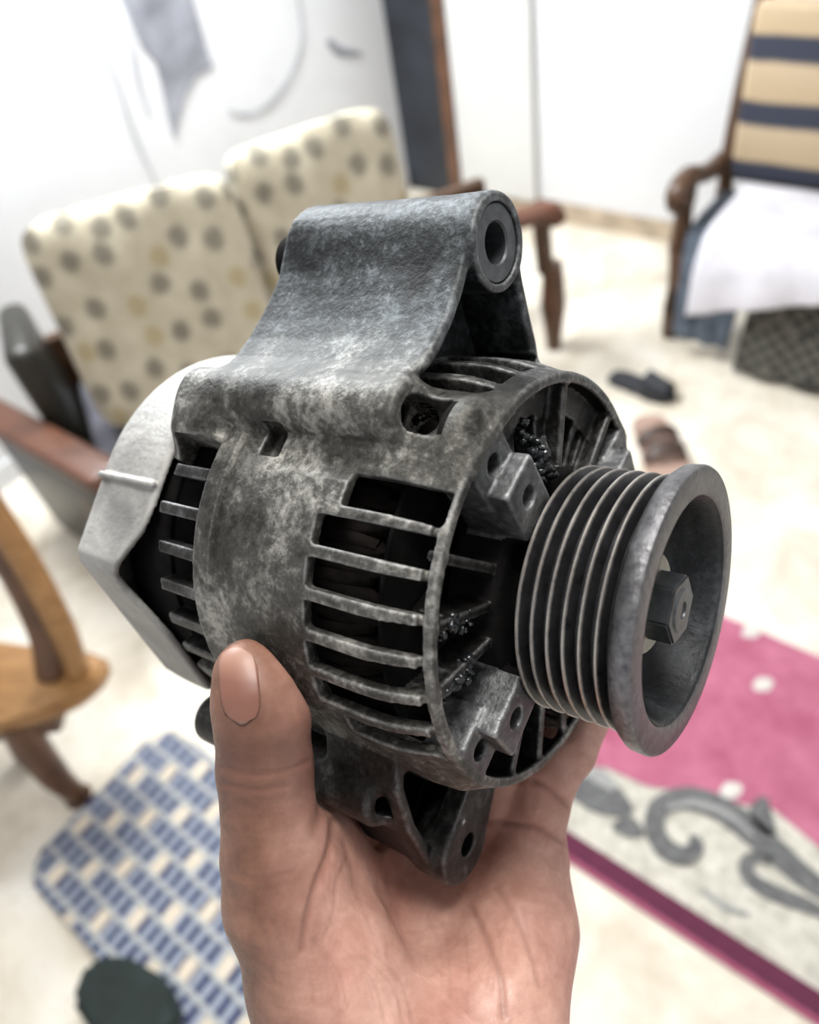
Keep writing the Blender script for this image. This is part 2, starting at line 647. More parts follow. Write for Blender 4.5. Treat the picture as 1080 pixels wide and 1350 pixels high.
def dotted_fabric():
    m, nt, b = new_mat('cream fabric with olive dots')
    tc = nd(nt, 'ShaderNodeTexCoord')
    sep = nd(nt, 'ShaderNodeSeparateXYZ')
    lk(nt, tc.outputs['Object'], sep.inputs[0])
    cmb = nd(nt, 'ShaderNodeCombineXYZ')
    lk(nt, mathn(nt, 'MULTIPLY', sep.outputs[0], 1.15), cmb.inputs[0])
    lk(nt, sep.outputs[2], cmb.inputs[1])
    vo = nd(nt, 'ShaderNodeTexVoronoi', voronoi_dimensions='2D')
    vo.inputs['Scale'].default_value = 11.5
    vo.inputs['Randomness'].default_value = 0.55
    lk(nt, cmb.outputs[0], vo.inputs['Vector'])
    wob = noise_tex(nt, tc.outputs['Object'], 60, 3)
    d = mathn(nt, 'ADD', vo.outputs['Distance'], mathn(nt, 'MULTIPLY', mathn(nt, 'SUBTRACT', wob, 0.5), 0.22))
    dot = ramp(nt, d, [(0.20, g(1)), (0.37, g(0))])
    pick = nd(nt, 'ShaderNodeSeparateColor')
    lk(nt, vo.outputs['Color'], pick.inputs[0])
    dotcol = mixc(nt, ramp(nt, pick.outputs[0], [(0.60, g(0)), (0.66, g(1))]), (0.15, 0.14, 0.11, 1), (0.36, 0.30, 0.17, 1))
    n = noise_tex(nt, tc.outputs['Object'], 18, 4)
    base = ramp(nt, n, [(0.3, (0.41, 0.365, 0.27)), (0.7, (0.52, 0.475, 0.365))])
    lk(nt, mixc(nt, mathn(nt, 'MULTIPLY', dot, 0.85), base, dotcol), b.inputs['Base Color'])
    b.inputs['Roughness'].default_value = 0.9
    bump(nt, b, noise_tex(nt, tc.outputs['Object'], 300, 2), 0.4, 0.001)
    return m


def pillow(w, h, t, n=9.0, seg=18):
    """soft cushion standing on its lower edge: x width, y thickness, z height"""
    bm = bmesh.new()
    bmesh.ops.create_cube(bm, size=2)
    bmesh.ops.subdivide_edges(bm, edges=bm.edges, cuts=seg, use_grid_fill=True)
    for v in bm.verts:
        x, y, z = v.co
        s = (abs(x) ** n + abs(z) ** n) ** (1 / n) if (abs(x) + abs(z)) > 0 else 0
        m = max(abs(x), abs(z))
        k = m / s if s > 0 else 1
        x2, z2 = x * k, z * k
        puff = 0.62 + 0.38 * math.sqrt(max(0, 1 - m ** 5))
        wr = 0.012 * noise.noise((x * 2.2, z * 2.2, y))
        v.co = Vector((x2 * w / 2, y * t / 2 * puff + wr, (z2 + 1) * h / 2))
    return bm


M_dots = dotted_fabric()
SOFA_A = math.atan2(.285, .959)
sofa = empty('sofa', (-.08, 1.80, 0), SOFA_A, 'low dark wooden sofa against the white wall carrying the dotted cushions', 'sofa')
M_seat = plain('slate and dull red seat cloth', (0.075, 0.075, 0.09), 0.9, 0, 0.5, 9)
bm = bmesh.new(); add_box(bm, (-.70, -.19, .30), (.46, .26, .378), .03, 3); bm_obj('seat', bm, M_seat, sofa, 40)
bm = bmesh.new(); add_box(bm, (-.72, -.165, .05), (.46, -.125, .30), .008); bm_obj('front_shade_panel', bm, M_brown, sofa, 40)  # dark board standing in for the shade under the seat
bm = bmesh.new(); add_box(bm, (-.72, .27, .05), (.62, .31, .50), .01); bm_obj('back_panel', bm, M_wood, sofa, 40)
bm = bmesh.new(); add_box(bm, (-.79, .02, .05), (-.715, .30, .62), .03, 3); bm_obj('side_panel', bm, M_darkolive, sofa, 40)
tilt = Matrix.Translation((-.86, .07, 0)) @ Matrix.Rotation(R(-62), 4, 'Z')
bm = bmesh.new(); add_box(bm, (-.10, -.03, .02), (.36, .03, .40), .012, 2, tilt); bm_obj('arm_shade_panel', bm, M_darkolive, sofa, 40)  # dark board standing in for the shade below the armrest
bm = bmesh.new(); add_box(bm, (-.14, -.045, .40), (.40, .045, .44), .015, 3, tilt); bm_obj('armrest', bm, M_woodred, sofa, 40)
for x, y in ((-.75, -.14), (-.75, .28), (.60, .28), (.695, .03)):
    bm = bmesh.new(); add_tube(bm, [(x, y, 0), (x, y, .06), (x, y, .16), (x, y, .30)], [.024, .028, .040, .030], 14); bm_obj('leg', bm, M_brown, sofa, 40)
bm = bmesh.new()
add_tube(bm, spline([(.36, .06, .485), (.46, .03, .49), (.56, 0, .495), (.65, -.03, .50), (.67, -.035, .47)], 5), .034, 12, .8)
bm_obj('armrest', bm, M_woodred, sofa, 40)
bm = bmesh.new(); add_tube(bm, [(.675, .04, .28), (.66, .03, .42), (.65, .02, .50)], .026, 12); bm_obj('arm_support', bm, M_wood, sofa, 40)


def cushion(cx, cy, z, ang, lean, w, h, t, label):
    o = bm_obj('back_cushion', pillow(w, h, t), M_dots, None, 60)
    o.matrix_world = Matrix.Translation((cx, cy, z)) @ Matrix.Rotation(ang, 4, 'Z') @ Matrix.Rotation(-lean, 4, 'X')
    return setp(o, label, 'cushion', 'cushions on the sofa')


cushion(-.447, 1.585, .400, R(7), R(15), .465, .485, .13, 'cream dotted back cushion at the left end of the sofa, the larger in view')
cushion(-.018, 1.745, .400, R(17), R(15), .40, .490, .13, 'cream dotted back cushion at the right end of the sofa beside the dark doorway')

# wooden chair close by on the left
ch = empty('wooden_chair', (-.86, .93, 0), R(-4), 'honey coloured wooden chair with dark legs at the left edge beside the blue mat', 'chair')
bm = bmesh.new()
add_prism(bm, [(-.30, -.10), (-.02, -.10), (.09, -.092), (.165, -.07), (.205, -.03), (.21, .015), (.16, .045), (.08, .06), (-.30, .20)], .268, .305)
bmesh.ops.bevel(bm, geom=list(bm.edges), offset=.009, segments=3, affect='EDGES')
bm_obj('seat', bm, M_honey, ch, 40)
bm = bmesh.new(); add_box(bm, (-.28, -.085, .215), (.10, .03, .268), .01); bm_obj('apron', bm, M_brown, ch, 40)
for x, y in ((.035, -.115), (-.26, -.08), (-.10, .03), (-.26, .17)):
    bm = bmesh.new(); add_tube(bm, [(x, y, 0), (x, y, .025), (x - .004, y + .003, .10), (x - .008, y + .02, .20), (x - .01, y + .045, .262)], [.030, .024, .030, .036, .036], 14); bm_obj('leg', bm, M_brown, ch, 40)
for x, y in ((.155, .01), (-.24, .16)):
    bm = bmesh.new()
    add_tube(bm, spline([(x, y - .02, .30), (x + .012, y + .01, .40), (x + .005, y + .06, .55), (x - .02, y + .12, .74)], 5), .026, 12, .8)
    bm_obj('back_post', bm, M_honey, ch, 40)
    bm = bmesh.new()
    add_tube(bm, spline([(x - .06, y - .01, .30), (x - .035, y + .03, .40), (x - .03, y + .08, .55), (x - .05, y + .13, .74)], 5), .036, 12, .7)
    bm_obj('splat', bm, M_brown, ch, 40)
bm = bmesh.new(); add_box(bm, (-.27, .20, .68), (.12, .235, .75), .01); bm_obj('back_rail', bm, M_brown, ch, 40)


# woven mat
def mat_fabric():
    m, nt, b = new_mat('blue checked weave')
    tc = nd(nt, 'ShaderNodeTexCoord')
    sep = nd(nt, 'ShaderNodeSeparateXYZ')
    lk(nt, tc.outputs['Object'], sep.inputs[0])
    wob = mathn(nt, 'MULTIPLY', mathn(nt, 'SUBTRACT', noise_tex(nt, tc.outputs['Object'], 30, 2), 0.5), 0.008)
    a = mathn(nt, 'ADD', sep.outputs[0], wob)       # across the rows (u)
    s = mathn(nt, 'ADD', sep.outputs[1], wob)       # along the rows (-v)
    row = mathn(nt, 'DIVIDE', a, 0.045)
    rfr = mathn(nt, 'FRACT', row)
    rid = mathn(nt, 'FLOOR', row)
    line = ramp(nt, mathn(nt, 'ABSOLUTE', mathn(nt, 'SUBTRACT', rfr, 0.5)), [(0.36, g(0)), (0.42, g(1))])
    shift = mathn(nt, 'MULTIPLY', rid, 0.037)
    tick = mathn(nt, 'FRACT', mathn(nt, 'DIVIDE', mathn(nt, 'ADD', s, shift), 0.028))
    tk = ramp(nt, mathn(nt, 'ABSOLUTE', mathn(nt, 'SUBTRACT', tick, 0.5)), [(0.20, g(1)), (0.27, g(0))])
    col = mixc(nt, tk, (0.27, 0.30, 0.36, 1), (0.012, 0.020, 0.080, 1))
    half = mathn(nt, 'FRACT', mathn(nt, 'ADD', mathn(nt, 'DIVIDE', s, 0.15), mathn(nt, 'MULTIPLY', rid, 0.37)))
    dab = ramp(nt, mathn(nt, 'ABSOLUTE', mathn(nt, 'SUBTRACT', half, 0.5)), [(0.06, g(1)), (0.12, g(0))])
    col = mixc(nt, dab, col, (0.62, 0.54, 0.43, 1))
    col = mixc(nt, mathn(nt, 'MULTIPLY', line, 0.9), col, (0.40, 0.41, 0.40, 1))
    lk(nt, col, b.inputs['Base Color'])
    b.inputs['Roughness'].default_value = 0.95
    bump(nt, b, mathn(nt, 'ADD', line, mathn(nt, 'MULTIPLY', tk, -0.5)), 0.6, 0.004)
    return m


def soft_slab(poly, z0, z1, mat, name, label, cat, origin, rot):
    bm = bmesh.new()
    add_prism(bm, poly, 0, z1 - z0)
    bmesh.ops.bevel(bm, geom=[e for e in bm.edges], offset=(z1 - z0) * .35, segments=2, affect='EDGES')
    o = bm_obj(name, bm, mat, None, 50)
    o.location = (*origin[:2], z0)
    o.rotation_euler = (0, 0, rot)
    return setp(o, label, cat)


def round_rect(x0, x1, y0, y1, r, n=6):
    P = []
    for cx, cy, a0 in ((x1 - r, y1 - r, 0), (x0 + r, y1 - r, 90), (x0 + r, y0 + r, 180), (x1 - r, y0 + r, 270)):
        for k in range(n + 1):
            a = R(a0 + 90 * k / n)
            P.append((cx + r * math.cos(a), cy + r * math.sin(a)))
    return P


soft_slab(round_rect(-.20, .19, -.40, .365, .05), 0.0, .022, mat_fabric(), 'woven_mat',
          'blue and grey checked woven mat with cream dabs on the pale floor', 'mat', uv(0, -.755), ROOM_ROT)
bm = bmesh.new()
P = [(-.09, -.05), (.02, -.075), (.10, -.05), (.12, .02), (.05, .055), (-.05, .05), (-.11, .01)]
add_prism(bm, P, 0, .03)
bmesh.ops.bevel(bm, geom=list(bm.edges), offset=.012, segments=3, affect='EDGES')
o = bm_obj('folded_cloth', bm, plain('dark green cloth', (.012, .020, .018), .9, 0, .4, 20), None, 60)
o.location = uv(-.205, -.745, .0225)
o.rotation_euler = (0, 0, ROOM_ROT - R(80))
setp(o, 'dark green folded cloth lying on the near edge of the blue mat', 'cloth')


# carpet: base, pink field, border, edge bands, scrolls
def pile(name, a, b_, sc=40):
    m, nt, b = new_mat(name)
    vec = coords(nt)
    n = noise_tex(nt, vec, sc, 5, 0.6)
    lk(nt, ramp(nt, n, [(0.32, a), (0.66, b_)]), b.inputs['Base Color'])
    b.inputs['Roughness'].default_value = 0.95
    b.inputs['Sheen Weight'].default_value = 0.2
    bump(nt, b, noise_tex(nt, vec, 700, 2), 0.8, 0.002)
    return m


carpet = empty('carpet', uv(.75, .3, 0), 0, 'pink carpet with grey scrollwork border and maroon edge band', 'carpet')
O2 = np.array([.75, .3])


def cl(p):                      # carpet coordinates (u, v) -> local x, y
    du, dv = p[0] - O2[0], p[1] - O2[1]
    return (UX * du + VX * dv, UY * du + VY * dv)


def carpet_part(name, poly, z0, z1, mat):
    bm = bmesh.new()
    add_prism(bm, [cl(p) for p in poly], z0, z1)
    return bm_obj(name, bm, mat, carpet)


M_cream = pile('cream pile', (0.42, 0.40, 0.34), (0.66, 0.63, 0.55), 45)
M_pink = pile('pink pile', (0.36, 0.080, 0.145), (0.49, 0.15, 0.235), 14)
M_maroon = pile('maroon pile', (0.085, 0.010, 0.035), (0.12, 0.016, 0.05), 60)
M_rim = pile('faded maroon binding', (0.30, 0.06, 0.12), (0.38, 0.10, 0.17), 60)
M_scroll = pile('grey pile', (0.085, 0.085, 0.088), (0.17, 0.17, 0.17), 60)
M_scroll2 = pile('pale grey pile', (0.26, 0.26, 0.26), (0.40, 0.40, 0.38), 60)
VL, VR = -.62, 1.3
carpet_part('border', [(.48, VL), (.48, VR), (1.085, VR), (1.085, VL)], 0, .008, M_cream)
carpet_part('edge_band', [(.443, VL), (.443, VR), (.48, VR), (.48, VL)], 0, .009, M_maroon)
carpet_part('binding', [(.433, VL), (.433, VR), (.443, VR), (.443, VL)], 0, .008, M_rim)
fld = [(.60, VL), (.600, -.327), (.630, -.258), (.638, -.18), (.667, -.118), (.692, -.04), (.724, .027), (.70, .12), (.63, .22), (.64, .34),
       (.70, .45), (.70, .6), (.63, .75), (.65, .9), (.70, 1.05), (.64, VR), (1.086, VR), (1.086, VL)]
carpet_part('field', fld, .002, .0105, M_pink)


def ribbon(name, pts, widths, mat, z=.0125):
    P = spline(pts, 6)
    W = spline([(w, 0) for w in widths], 6)
    bm = bmesh.new()
    rows = []
    for i, p in enumerate(P):
        t = P[min(i + 1, len(P) - 1)] - P[max(i - 1, 0)]
        t = t / np.linalg.norm(t)
        nn = np.array([-t[1], t[0]])
        w = W[i][0]
        a, b = cl(p + nn * w), cl(p - nn * w)
        rows.append((bm.verts.new((*a, z)), bm.verts.new((*b, z)), bm.verts.new((*b, .004)), bm.verts.new((*a, .004))))
    for r0, r1 in zip(rows[:-1], rows[1:]):
        for k in range(4):
            bm.faces.new((r0[k], r0[(k + 1) % 4], r1[(k + 1) % 4], r1[k]))
    bm.faces.new(rows[0]); bm.faces.new(rows[-1][::-1])
    return bm_obj(name, bm, mat, carpet)


def scrolls(dv, fu=1.0):
    s = lambda pts: [(.56 + (u - .56) * fu, v + dv) for u, v in pts]
    ribbon('scroll', s([(.630, .19), (.636, .116), (.655, .045), (.672, -.032), (.661, -.1), (.618, -.139), (.575, -.134), (.550, -.102), (.556, -.068), (.580, -.056), (.598, -.068)]),
           [.012, .020, .024, .025, .022, .018, .018, .019, .017, .013, .009], M_scroll)
    ribbon('scroll_highlight', s([(.655, .02), (.668, -.032), (.655, -.092), (.618, -.128)]), [.003, .006, .006, .003], M_scroll2, .0135)
    ribbon('scroll', s([(.600, .19), (.593, .13), (.582, .078), (.583, .043), (.600, .027), (.622, .034), (.631, .06)]), [.006, .012, .014, .013, .012, .010, .006], M_scroll)
    ribbon('leaf', s([(.548, -.30), (.565, -.268), (.575, -.225), (.572, -.18)]), [.012, .030, .032, .012], M_scroll)
    ribbon('leaf', s([(.600, -.29), (.605, -.262), (.600, -.225)]), [.006, .016, .008], M_scroll2, .0135)
    ribbon('leaf', s([(.531, -.195), (.548, -.172), (.550, -.145)]), [.006, .019, .007], M_scroll)
    ribbon('leaf', s([(.735, .010), (.700, .016), (.675, .045)]), [.007, .020, .010], M_scroll)
    ribbon('leaf', s([(.520, -.02), (.515, .02), (.525, .06)]), [.003, .005, .003], M_scroll2)


scrolls(0)
scrolls(.62)
M_ivory = pile('ivory pile', (0.55, 0.52, 0.48), (0.72, 0.69, 0.64), 60)
for u, v in ((1.075, -.142), (.963, -.076), (.715, -.045), (1.0, .12), (.88, .22), (1.03, .4), (.86, .55)):
    ribbon('flower', [(u - .018, v - .012), (u, v), (u + .018, v + .012)], [.006, .016, .006], M_ivory)


# armchair by the back wall, on the right
arm = empty('armchair', uv(2.25, -.46, 0), ROOM_ROT, 'carved dark wooden armchair with striped back against the white wall', 'armchair')
# local x = u (to the wall), local y = -v
def stripes():
    m, nt, b = new_mat('navy and tan striped upholstery')
    tc = nd(nt, 'ShaderNodeTexCoord')
    sep = nd(nt, 'ShaderNodeSeparateXYZ')
    lk(nt, tc.outputs['Object'], sep.inputs[0])
    f = mathn(nt, 'FRACT', mathn(nt, 'DIVIDE', mathn(nt, 'ADD', sep.outputs[2], mathn(nt, 'MULTIPLY', noise_tex(nt, tc.outputs['Object'], 8, 2), .01)), .16))
    c = ramp(nt, f, [(0.0, (0.42, 0.32, 0.20)), (0.52, (0.46, 0.36, 0.24)), (0.60, (0.03, 0.035, 0.055)), (0.92, (0.03, 0.035, 0.055)), (0.98, (0.42, 0.32, 0.20))])
    lk(nt, c, b.inputs['Base Color'])
    b.inputs['Roughness'].default_value = 0.9
    return m


bm = bmesh.new(); add_box(bm, (.015, -.27, .40), (.075, .27, .86), .025, 3); bm_obj('back_cushion', bm, stripes(), arm, 40)
bm = bmesh.new(); add_box(bm, (-.22, -.285, .27), (.05, .285, .37), .03, 3); bm_obj('seat', bm, stripes(), arm, 40)
for y in (-.30, .30):
    bm = bmesh.new(); add_tube(bm, spline([(.06, y * .93, 0), (.045, y * .93, .3), (.05, y * .93, .5), (.075, y * .92, .68), (.13, y * .91, .92)], 4), .026, 12); bm_obj('back_post', bm, M_wood, arm, 40)
    bm = bmesh.new(); add_tube(bm, [(-.22, y, 0), (-.22, y, .1), (-.22, y, .30), (-.21, y, .42)], [.022, .026, .030, .024], 12); bm_obj('leg', bm, M_wood, arm, 40)
    bm = bmesh.new()
    add_tube(bm, spline([(.055, y, .445), (-.03, y, .452), (-.12, y, .475), (-.20, y, .508), (-.265, y, .50), (-.28, y, .465), (-.25, y, .44)], 5),
             [.030] * 18 + [.032] * 6 + [.028] * 7, 12, .85)
    bm_obj('armrest', bm, M_wood, arm, 40)
    bm = bmesh.new(); add_tube(bm, spline([(-.215, y, .40), (-.19, y, .45), (-.20, y, .50)], 5), .022, 10); bm_obj('arm_support', bm, M_wood, arm, 40)
bm = bmesh.new(); add_box(bm, (-.245, -.30, .17), (-.215, .30, .30), .01); bm_obj('front_rail', bm, M_brown, arm, 40)
bm = bmesh.new(); add_box(bm, (.09, -.27, .86), (.14, .27, .93), .02, 3); bm_obj('top_rail', bm, M_wood, arm, 40)


def drape(name, path, y0, y1, th, mat, label, seed=0, wav=.009, ny=24, skew=0.0):
    """cloth hanging over a seat: path in (x, z), extruded along y with folds, given real thickness"""
    P = spline(path, 6)
    bm = bmesh.new()
    grid = []
    for i, p in enumerate(P):
        row = []
        for k in range(ny + 1):
            f = k / ny
            y = y0 + (y1 - y0) * f
            hang = max(0, i / len(P) - .35)
            w = wav * hang * 1.6 * math.sin(f * 17 + seed) + wav * .5 * noise.noise((seed, y * 9, 0))
            row.append(bm.verts.new((p[0] - w + skew * f * 0, y + wav * noise.noise((p[1] * 7, seed, f * 3)), p[1] + abs(w) * .5 + skew * (1 - f) * hang)))
        grid.append(row)
    for a, b in zip(grid[:-1], grid[1:]):
        for k in range(ny):
            bm.faces.new((a[k], a[k + 1], b[k + 1], b[k]))
    o = bm_obj(name, bm, mat, None, 60)
    so = o.modifiers.new('thickness', 'SOLIDIFY')
    so.thickness = th
    so.offset = 1
    o.location = uv(2.25, -.46, 0)
    o.rotation_euler = (0, 0, ROOM_ROT)
    setp(o, label, 'cloth')
    return o


def plaid():
    m, nt, b = new_mat('dark plaid wool')
    tc = nd(nt, 'ShaderNodeTexCoord')
    ck = nd(nt, 'ShaderNodeTexChecker')
    ck.inputs['Scale'].default_value = 42
    ck.inputs['Color1'].default_value = (.018, .018, .018, 1)
    ck.inputs['Color2'].default_value = (.13, .125, .105, 1)
    lk(nt, tc.outputs['Object'], ck.inputs['Vector'])
    lk(nt, ck.outputs['Color'], b.inputs['Base Color'])
    b.inputs['Roughness'].default_value = 0.95
    return m


M_bluecloth = plain('slate blue cotton', (0.085, 0.105, 0.135), .9, 0, .45, 18)
M_whitecloth = plain('white cotton', (0.58, 0.57, 0.61), .85, 0, .12, 10)
drape('blue_cloth', [(-.02, .385), (-.10, .385), (-.20, .386), (-.262, .372), (-.285, .30), (-.29, .20), (-.295, .06)], .085, .262, .008, M_bluecloth,
      'slate blue cloth hanging over the left front corner of the armchair seat', 1, .006)
drape('plaid_blanket', [(-.02, .385), (-.10, .385), (-.20, .386), (-.262, .372), (-.285, .30), (-.305, .16), (-.325, .014)], -.262, .055, .008, plaid(),
      'dark grey plaid blanket hanging to the floor in front of the armchair', 2, .006)
drape('white_sheet', [(-.02, .415), (-.10, .416), (-.22, .416), (-.305, .400), (-.345, .34), (-.36, .27), (-.365, .19)], -.255, .20, .007, M_whitecloth,
      'crumpled white sheet spread over the armchair seat in front of the striped back', 4, .006, skew=.26)

# slippers on the floor
def sandal(cu, cv, ang, label, sole, strap, L=.24, W=.09, closed=False):
    t = empty('slipper', uv(cu, cv, 0), ang, label, 'slipper', 'slippers on the floor')
    out = [(-.5, -.28), (-.38, -.40), (-.1, -.36), (.15, -.47), (.38, -.42), (.5, -.1), (.48, .2), (.32, .44), (.1, .45), (-.15, .36), (-.38, .38), (-.5, .22)]
    P = [(p[0] * L, p[1] * W) for p in spline(out + [out[0]], 3)[:-1]]
    bm = bmesh.new(); add_prism(bm, P, 0, .022); bmesh.ops.bevel(bm, geom=list(bm.edges), offset=.005, segments=2, affect='EDGES')
    bm_obj('sole', bm, sole, t, 50)
    for x0, x1, hh in (((.06, .44, .055),) if closed else ((.10, .24, .05), (-.14, -.03, .05))):
        bm = bmesh.new()
        rows = []
        for i in range(9):
            f = i / 8
            x = (x0 + (x1 - x0) * f) * L
            hw = W * .47 * (1 - .25 * (f if closed else 0))
            top = hh * (1 - .35 * f)
            rows.append([bm.verts.new((x, hw * math.cos(a), .020 + top * math.sin(a))) for a in [math.pi * k / 12 for k in range(13)]])
        for a, b in zip(rows[:-1], rows[1:]):
            for k in range(12):
                bm.faces.new((a[k], a[k + 1], b[k + 1], b[k]))
        o = bm_obj('strap', bm, strap, t, 60)
        s = o.modifiers.new('thickness', 'SOLIDIFY'); s.thickness = .005
    return t


M_black = plain('black rubber', (.018, .020, .026), .55, 0, .3, 30)
M_tan = plain('rosy tan insole', (.36, .24, .19), .7, 0, .2, 30)
M_strap = plain('dark brown leather', (.055, .030, .022), .5, 0, .4, 30)
sandal(1.745, -.715, ROOM_ROT - R(95), 'black slipper lying on the bare floor beyond the pulley', M_black, M_black, .21, .085, True)
sandal(1.52, -.555, ROOM_ROT - R(140), 'tan slipper with dark brown straps nearest the pulley', M_tan, M_strap, .27, .125)

# ================================================================== ALTERNATOR (millimetres, x = shaft axis towards the pulley)
AL = Matrix(((0.78837457, 0.60422793, 0.11564662, 0.04164034), (-0.14513673, 0.0, 0.98941161, -0.02016772),
             (0.59783013, -0.79681152, 0.08769567, -0.21904061), (0, 0, 0, 1)))
alt = empty('alternator')
alt.matrix_world = cam.matrix_world @ AL
setp(alt, 'old grimy cast aluminium car alternator with grooved black pulley, held up in the hand', 'alternator')

M_cast = cast_metal('weathered cast aluminium', (0.040, 0.038, 0.034), (0.115, 0.112, 0.102), (0.40, 0.39, 0.36), (.45, .65), edge=.7, oily_top=True)
M_lug = cast_metal('oily blue grey cast aluminium', (0.026, 0.029, 0.033), (0.062, 0.067, 0.074), (0.22, 0.23, 0.24), (0.42, 0.62), edge=.8, fw=.35, sp=.17)
M_grimy_shaded = cast_metal('grimy shaded cast aluminium', (0.020, 0.019, 0.018), (0.055, 0.054, 0.053), (0.17, 0.17, 0.17), (0.28, 0.5), edge=.7, grime=.6)  # grime, with the shade of low and inner parts mixed into the colour
M_plate = cast_metal('rubbed aluminium plate', (0.05, 0.052, 0.055), (0.15, 0.155, 0.16), (0.36, 0.37, 0.38), (.35, .55), edge=.8, grime=.25, fw=.4, sp=.15)
M_cover = cast_metal('pale grey end cover', (0.24, 0.235, 0.225), (0.36, 0.355, 0.34), (0.48, 0.475, 0.46), (0.45, 0.6), .35, .2, fw=.25, sp=.2)

M_oily_shade = plain('oily iron darkened with shade', (0.005, 0.0045, 0.0045), .9, 0, .5, 200, spec=.12)  # oily, and near black to paint the shade inside the housing
M_copper = plain('copper winding darkened with shade', (0.006, 0.0045, 0.004), .9, 0, .5, 300, spec=.12)  # copper coloured near black to paint the interior shade

G = Grid((-107, -76, -101), (9, 76, 110), 0.62)


def Ro(x):
    return np.interp(x, [-110, -104, -102, -82.6, -82.2, -75.2, -74.6, -22, -17, -13, -9, -6, -3, -1, 0.3],
                     [60, 61.5, 62.6, 62.8, 64.0, 64.0, 63.1, 63.1, 62.8, 62.2, 61.2, 60.4, 60.0, 59.9, 59.2]).astype(np.float32)


def f_body(x, y, z):
    return np.maximum(np.hypot(y, z) - Ro(x), np.abs(x + 51.5) - 51.5)


G.add(f_body, (-104, -66, -66), (0, 66, 66))

# upper mounting lug: outline in the plane across the shaft, pulled along it
arc = [(-22 + 13 * math.cos(R(a)), 91 + 13 * math.sin(R(a))) for a in range(175, 0, -12)]
OM = [(-48, 38), (-57, 46), (-53.5, 50.5), (-48.5, 55), (-44.2, 61), (-40.8, 67.5), (-38.2, 74.5), (-36.3, 82)] + arc + [(-5, 86), (2, 77), (8, 70), (13, 62), (10, 48), (-30, 38)]
Yg, Zg = np.meshgrid(G.ax[1], G.ax[2], indexing='ij')
D2 = poly_sdf(OM, Yg, Zg)


def f_lug(x, y, z):
    ys = np.searchsorted(G.ax[1], y.ravel() - 1e-3)
    zs = np.searchsorted(G.ax[2], z.ravel() - 1e-3)
    d2 = D2[np.ix_(ys, zs)][None]
    front = -19.6 - 0.45 * np.maximum(54.5 - z, 0) * (y < 0)
    flare = 0.045 * np.maximum(-x - 30, 0) * np.clip((z - 80) / 18, 0, 1)
    d2 = d2 - flare
    rear = -91.5 + 0.16 * np.maximum(z - 66, 0)
    d = smax(d2, np.maximum(x - front, rear - x), 2.0)
    pocket = np.maximum(d2 + 4.0, -(x + 41.0))
    d = smax(d, -pocket, 2.0)
    ring = d_cylx(x, y, z, -22, 91, 13, -86, -18.6, .8)
    return smin(d, ring, 2.0)


G.add(f_lug, (-95, -60, 36), (-17, 16, 106), 4.0)
# through-bolt bosses (tubes along the shaft)
G.add(lambda x, y, z: d_cylx(x, y, z, -50, 42, 9.0, -104, -19, 2.0), (-104, -60, 32), (-18, -40, 52), 1.8)
G.add(lambda x, y, z: d_cylx(x, y, z, -51, 33, 11, -104, -86, 5.0), (-104, -63, 21), (-85, -39, 45), 5)
G.add(lambda x, y, z: d_cylx(x, y, z, -32, -66, 8.5, -105, -27, 2.0), (-105, -42, -76), (-26, -22, -56), 4)
# front pads that the bolts pass through
for ph, rr, rad in ((48.5, 52.5, 14.0), (-43, 54, 10.5), (152, 54, 9)):
    cy, cz = -rr * math.sin(R(ph)), rr * math.cos(R(ph))
    G.add(lambda x, y, z: d_cylx(x, y, z, cy, cz, rad, -24, -2.5, 4.0), (-24, cy - 15, cz - 15), (-1, cy + 15, cz + 15), 5)
# lower adjusting ear with its thin web
G.add(lambda x, y, z: d_cylx(x, y, z, -4.5, -85.5, 11.5, -27, -15, 1.2), (-27, -18, -98), (-14, 8, -72))
EAR = [(-40, -50), (-38, -60), (-30, -74), (-16, -90), (-5, -97), (6, -90.5), (9, -78), (12, -58), (8, -45), (-30, -45)]
G.add(lambda x, y, z: np.maximum(d_cone(0 * x - 18, y, z, (-18, -4.5, -85.5), (-18, 2, -66), 11.5, 8.5), np.abs(x + 18.5) - 3.5), (-23, -18, -98), (-14, 12, -56), 1.0)
D2e = poly_sdf(EAR, Yg, Zg)


def f_ear(x, y, z):
    ys = np.searchsorted(G.ax[1], y.ravel() - 1e-3)
    zs = np.searchsorted(G.ax[2], z.ravel() - 1e-3)
    d2 = D2e[np.ix_(ys, zs)][None]
    d = smax(d2, np.maximum(x + 19.0, -46.0 - x), 1.5)
    pocket = np.maximum(d2 + 3.6, -(x + 40.0))
    return smax(d, -pocket, 1.5)


G.add(f_ear, (-46, -42, -98), (-18, 14, -44), 3.0)
G.add(lambda x, y, z: d_cylx(x, y, z, -4.5, -85.5, 11.5, -27, -15, 1.2), (-27, -18, -98), (-14, 8, -72), 1.0)

# hollow inside
G.cut(lambda x, y, z: np.maximum(np.hypot(y, z) - 56.8, np.abs(x + 52) - 56.0), (-108, -58, -58), (4, 58, 58))


def f_thin(x, y, z):
    ph = np.degrees(np.arctan2(-y, z))
    return np.maximum(np.maximum(np.hypot(y, z) - Ro(x) + 3.4, np.abs(x + 22.7) - 18.2), (np.abs(ph - 101) - 37) * 1.0)


G.cut(f_thin, (-41, -61, -61), (-4, 0, 45), .5)


def pol(x, y, z, ph):
    """tangential and radial coordinates about the angle ph (degrees from the top, towards the viewer)"""
    s, c = math.sin(R(ph)), math.cos(R(ph))
    rad = -y * s + z * c
    tan = -y * c - z * s
    return tan, rad


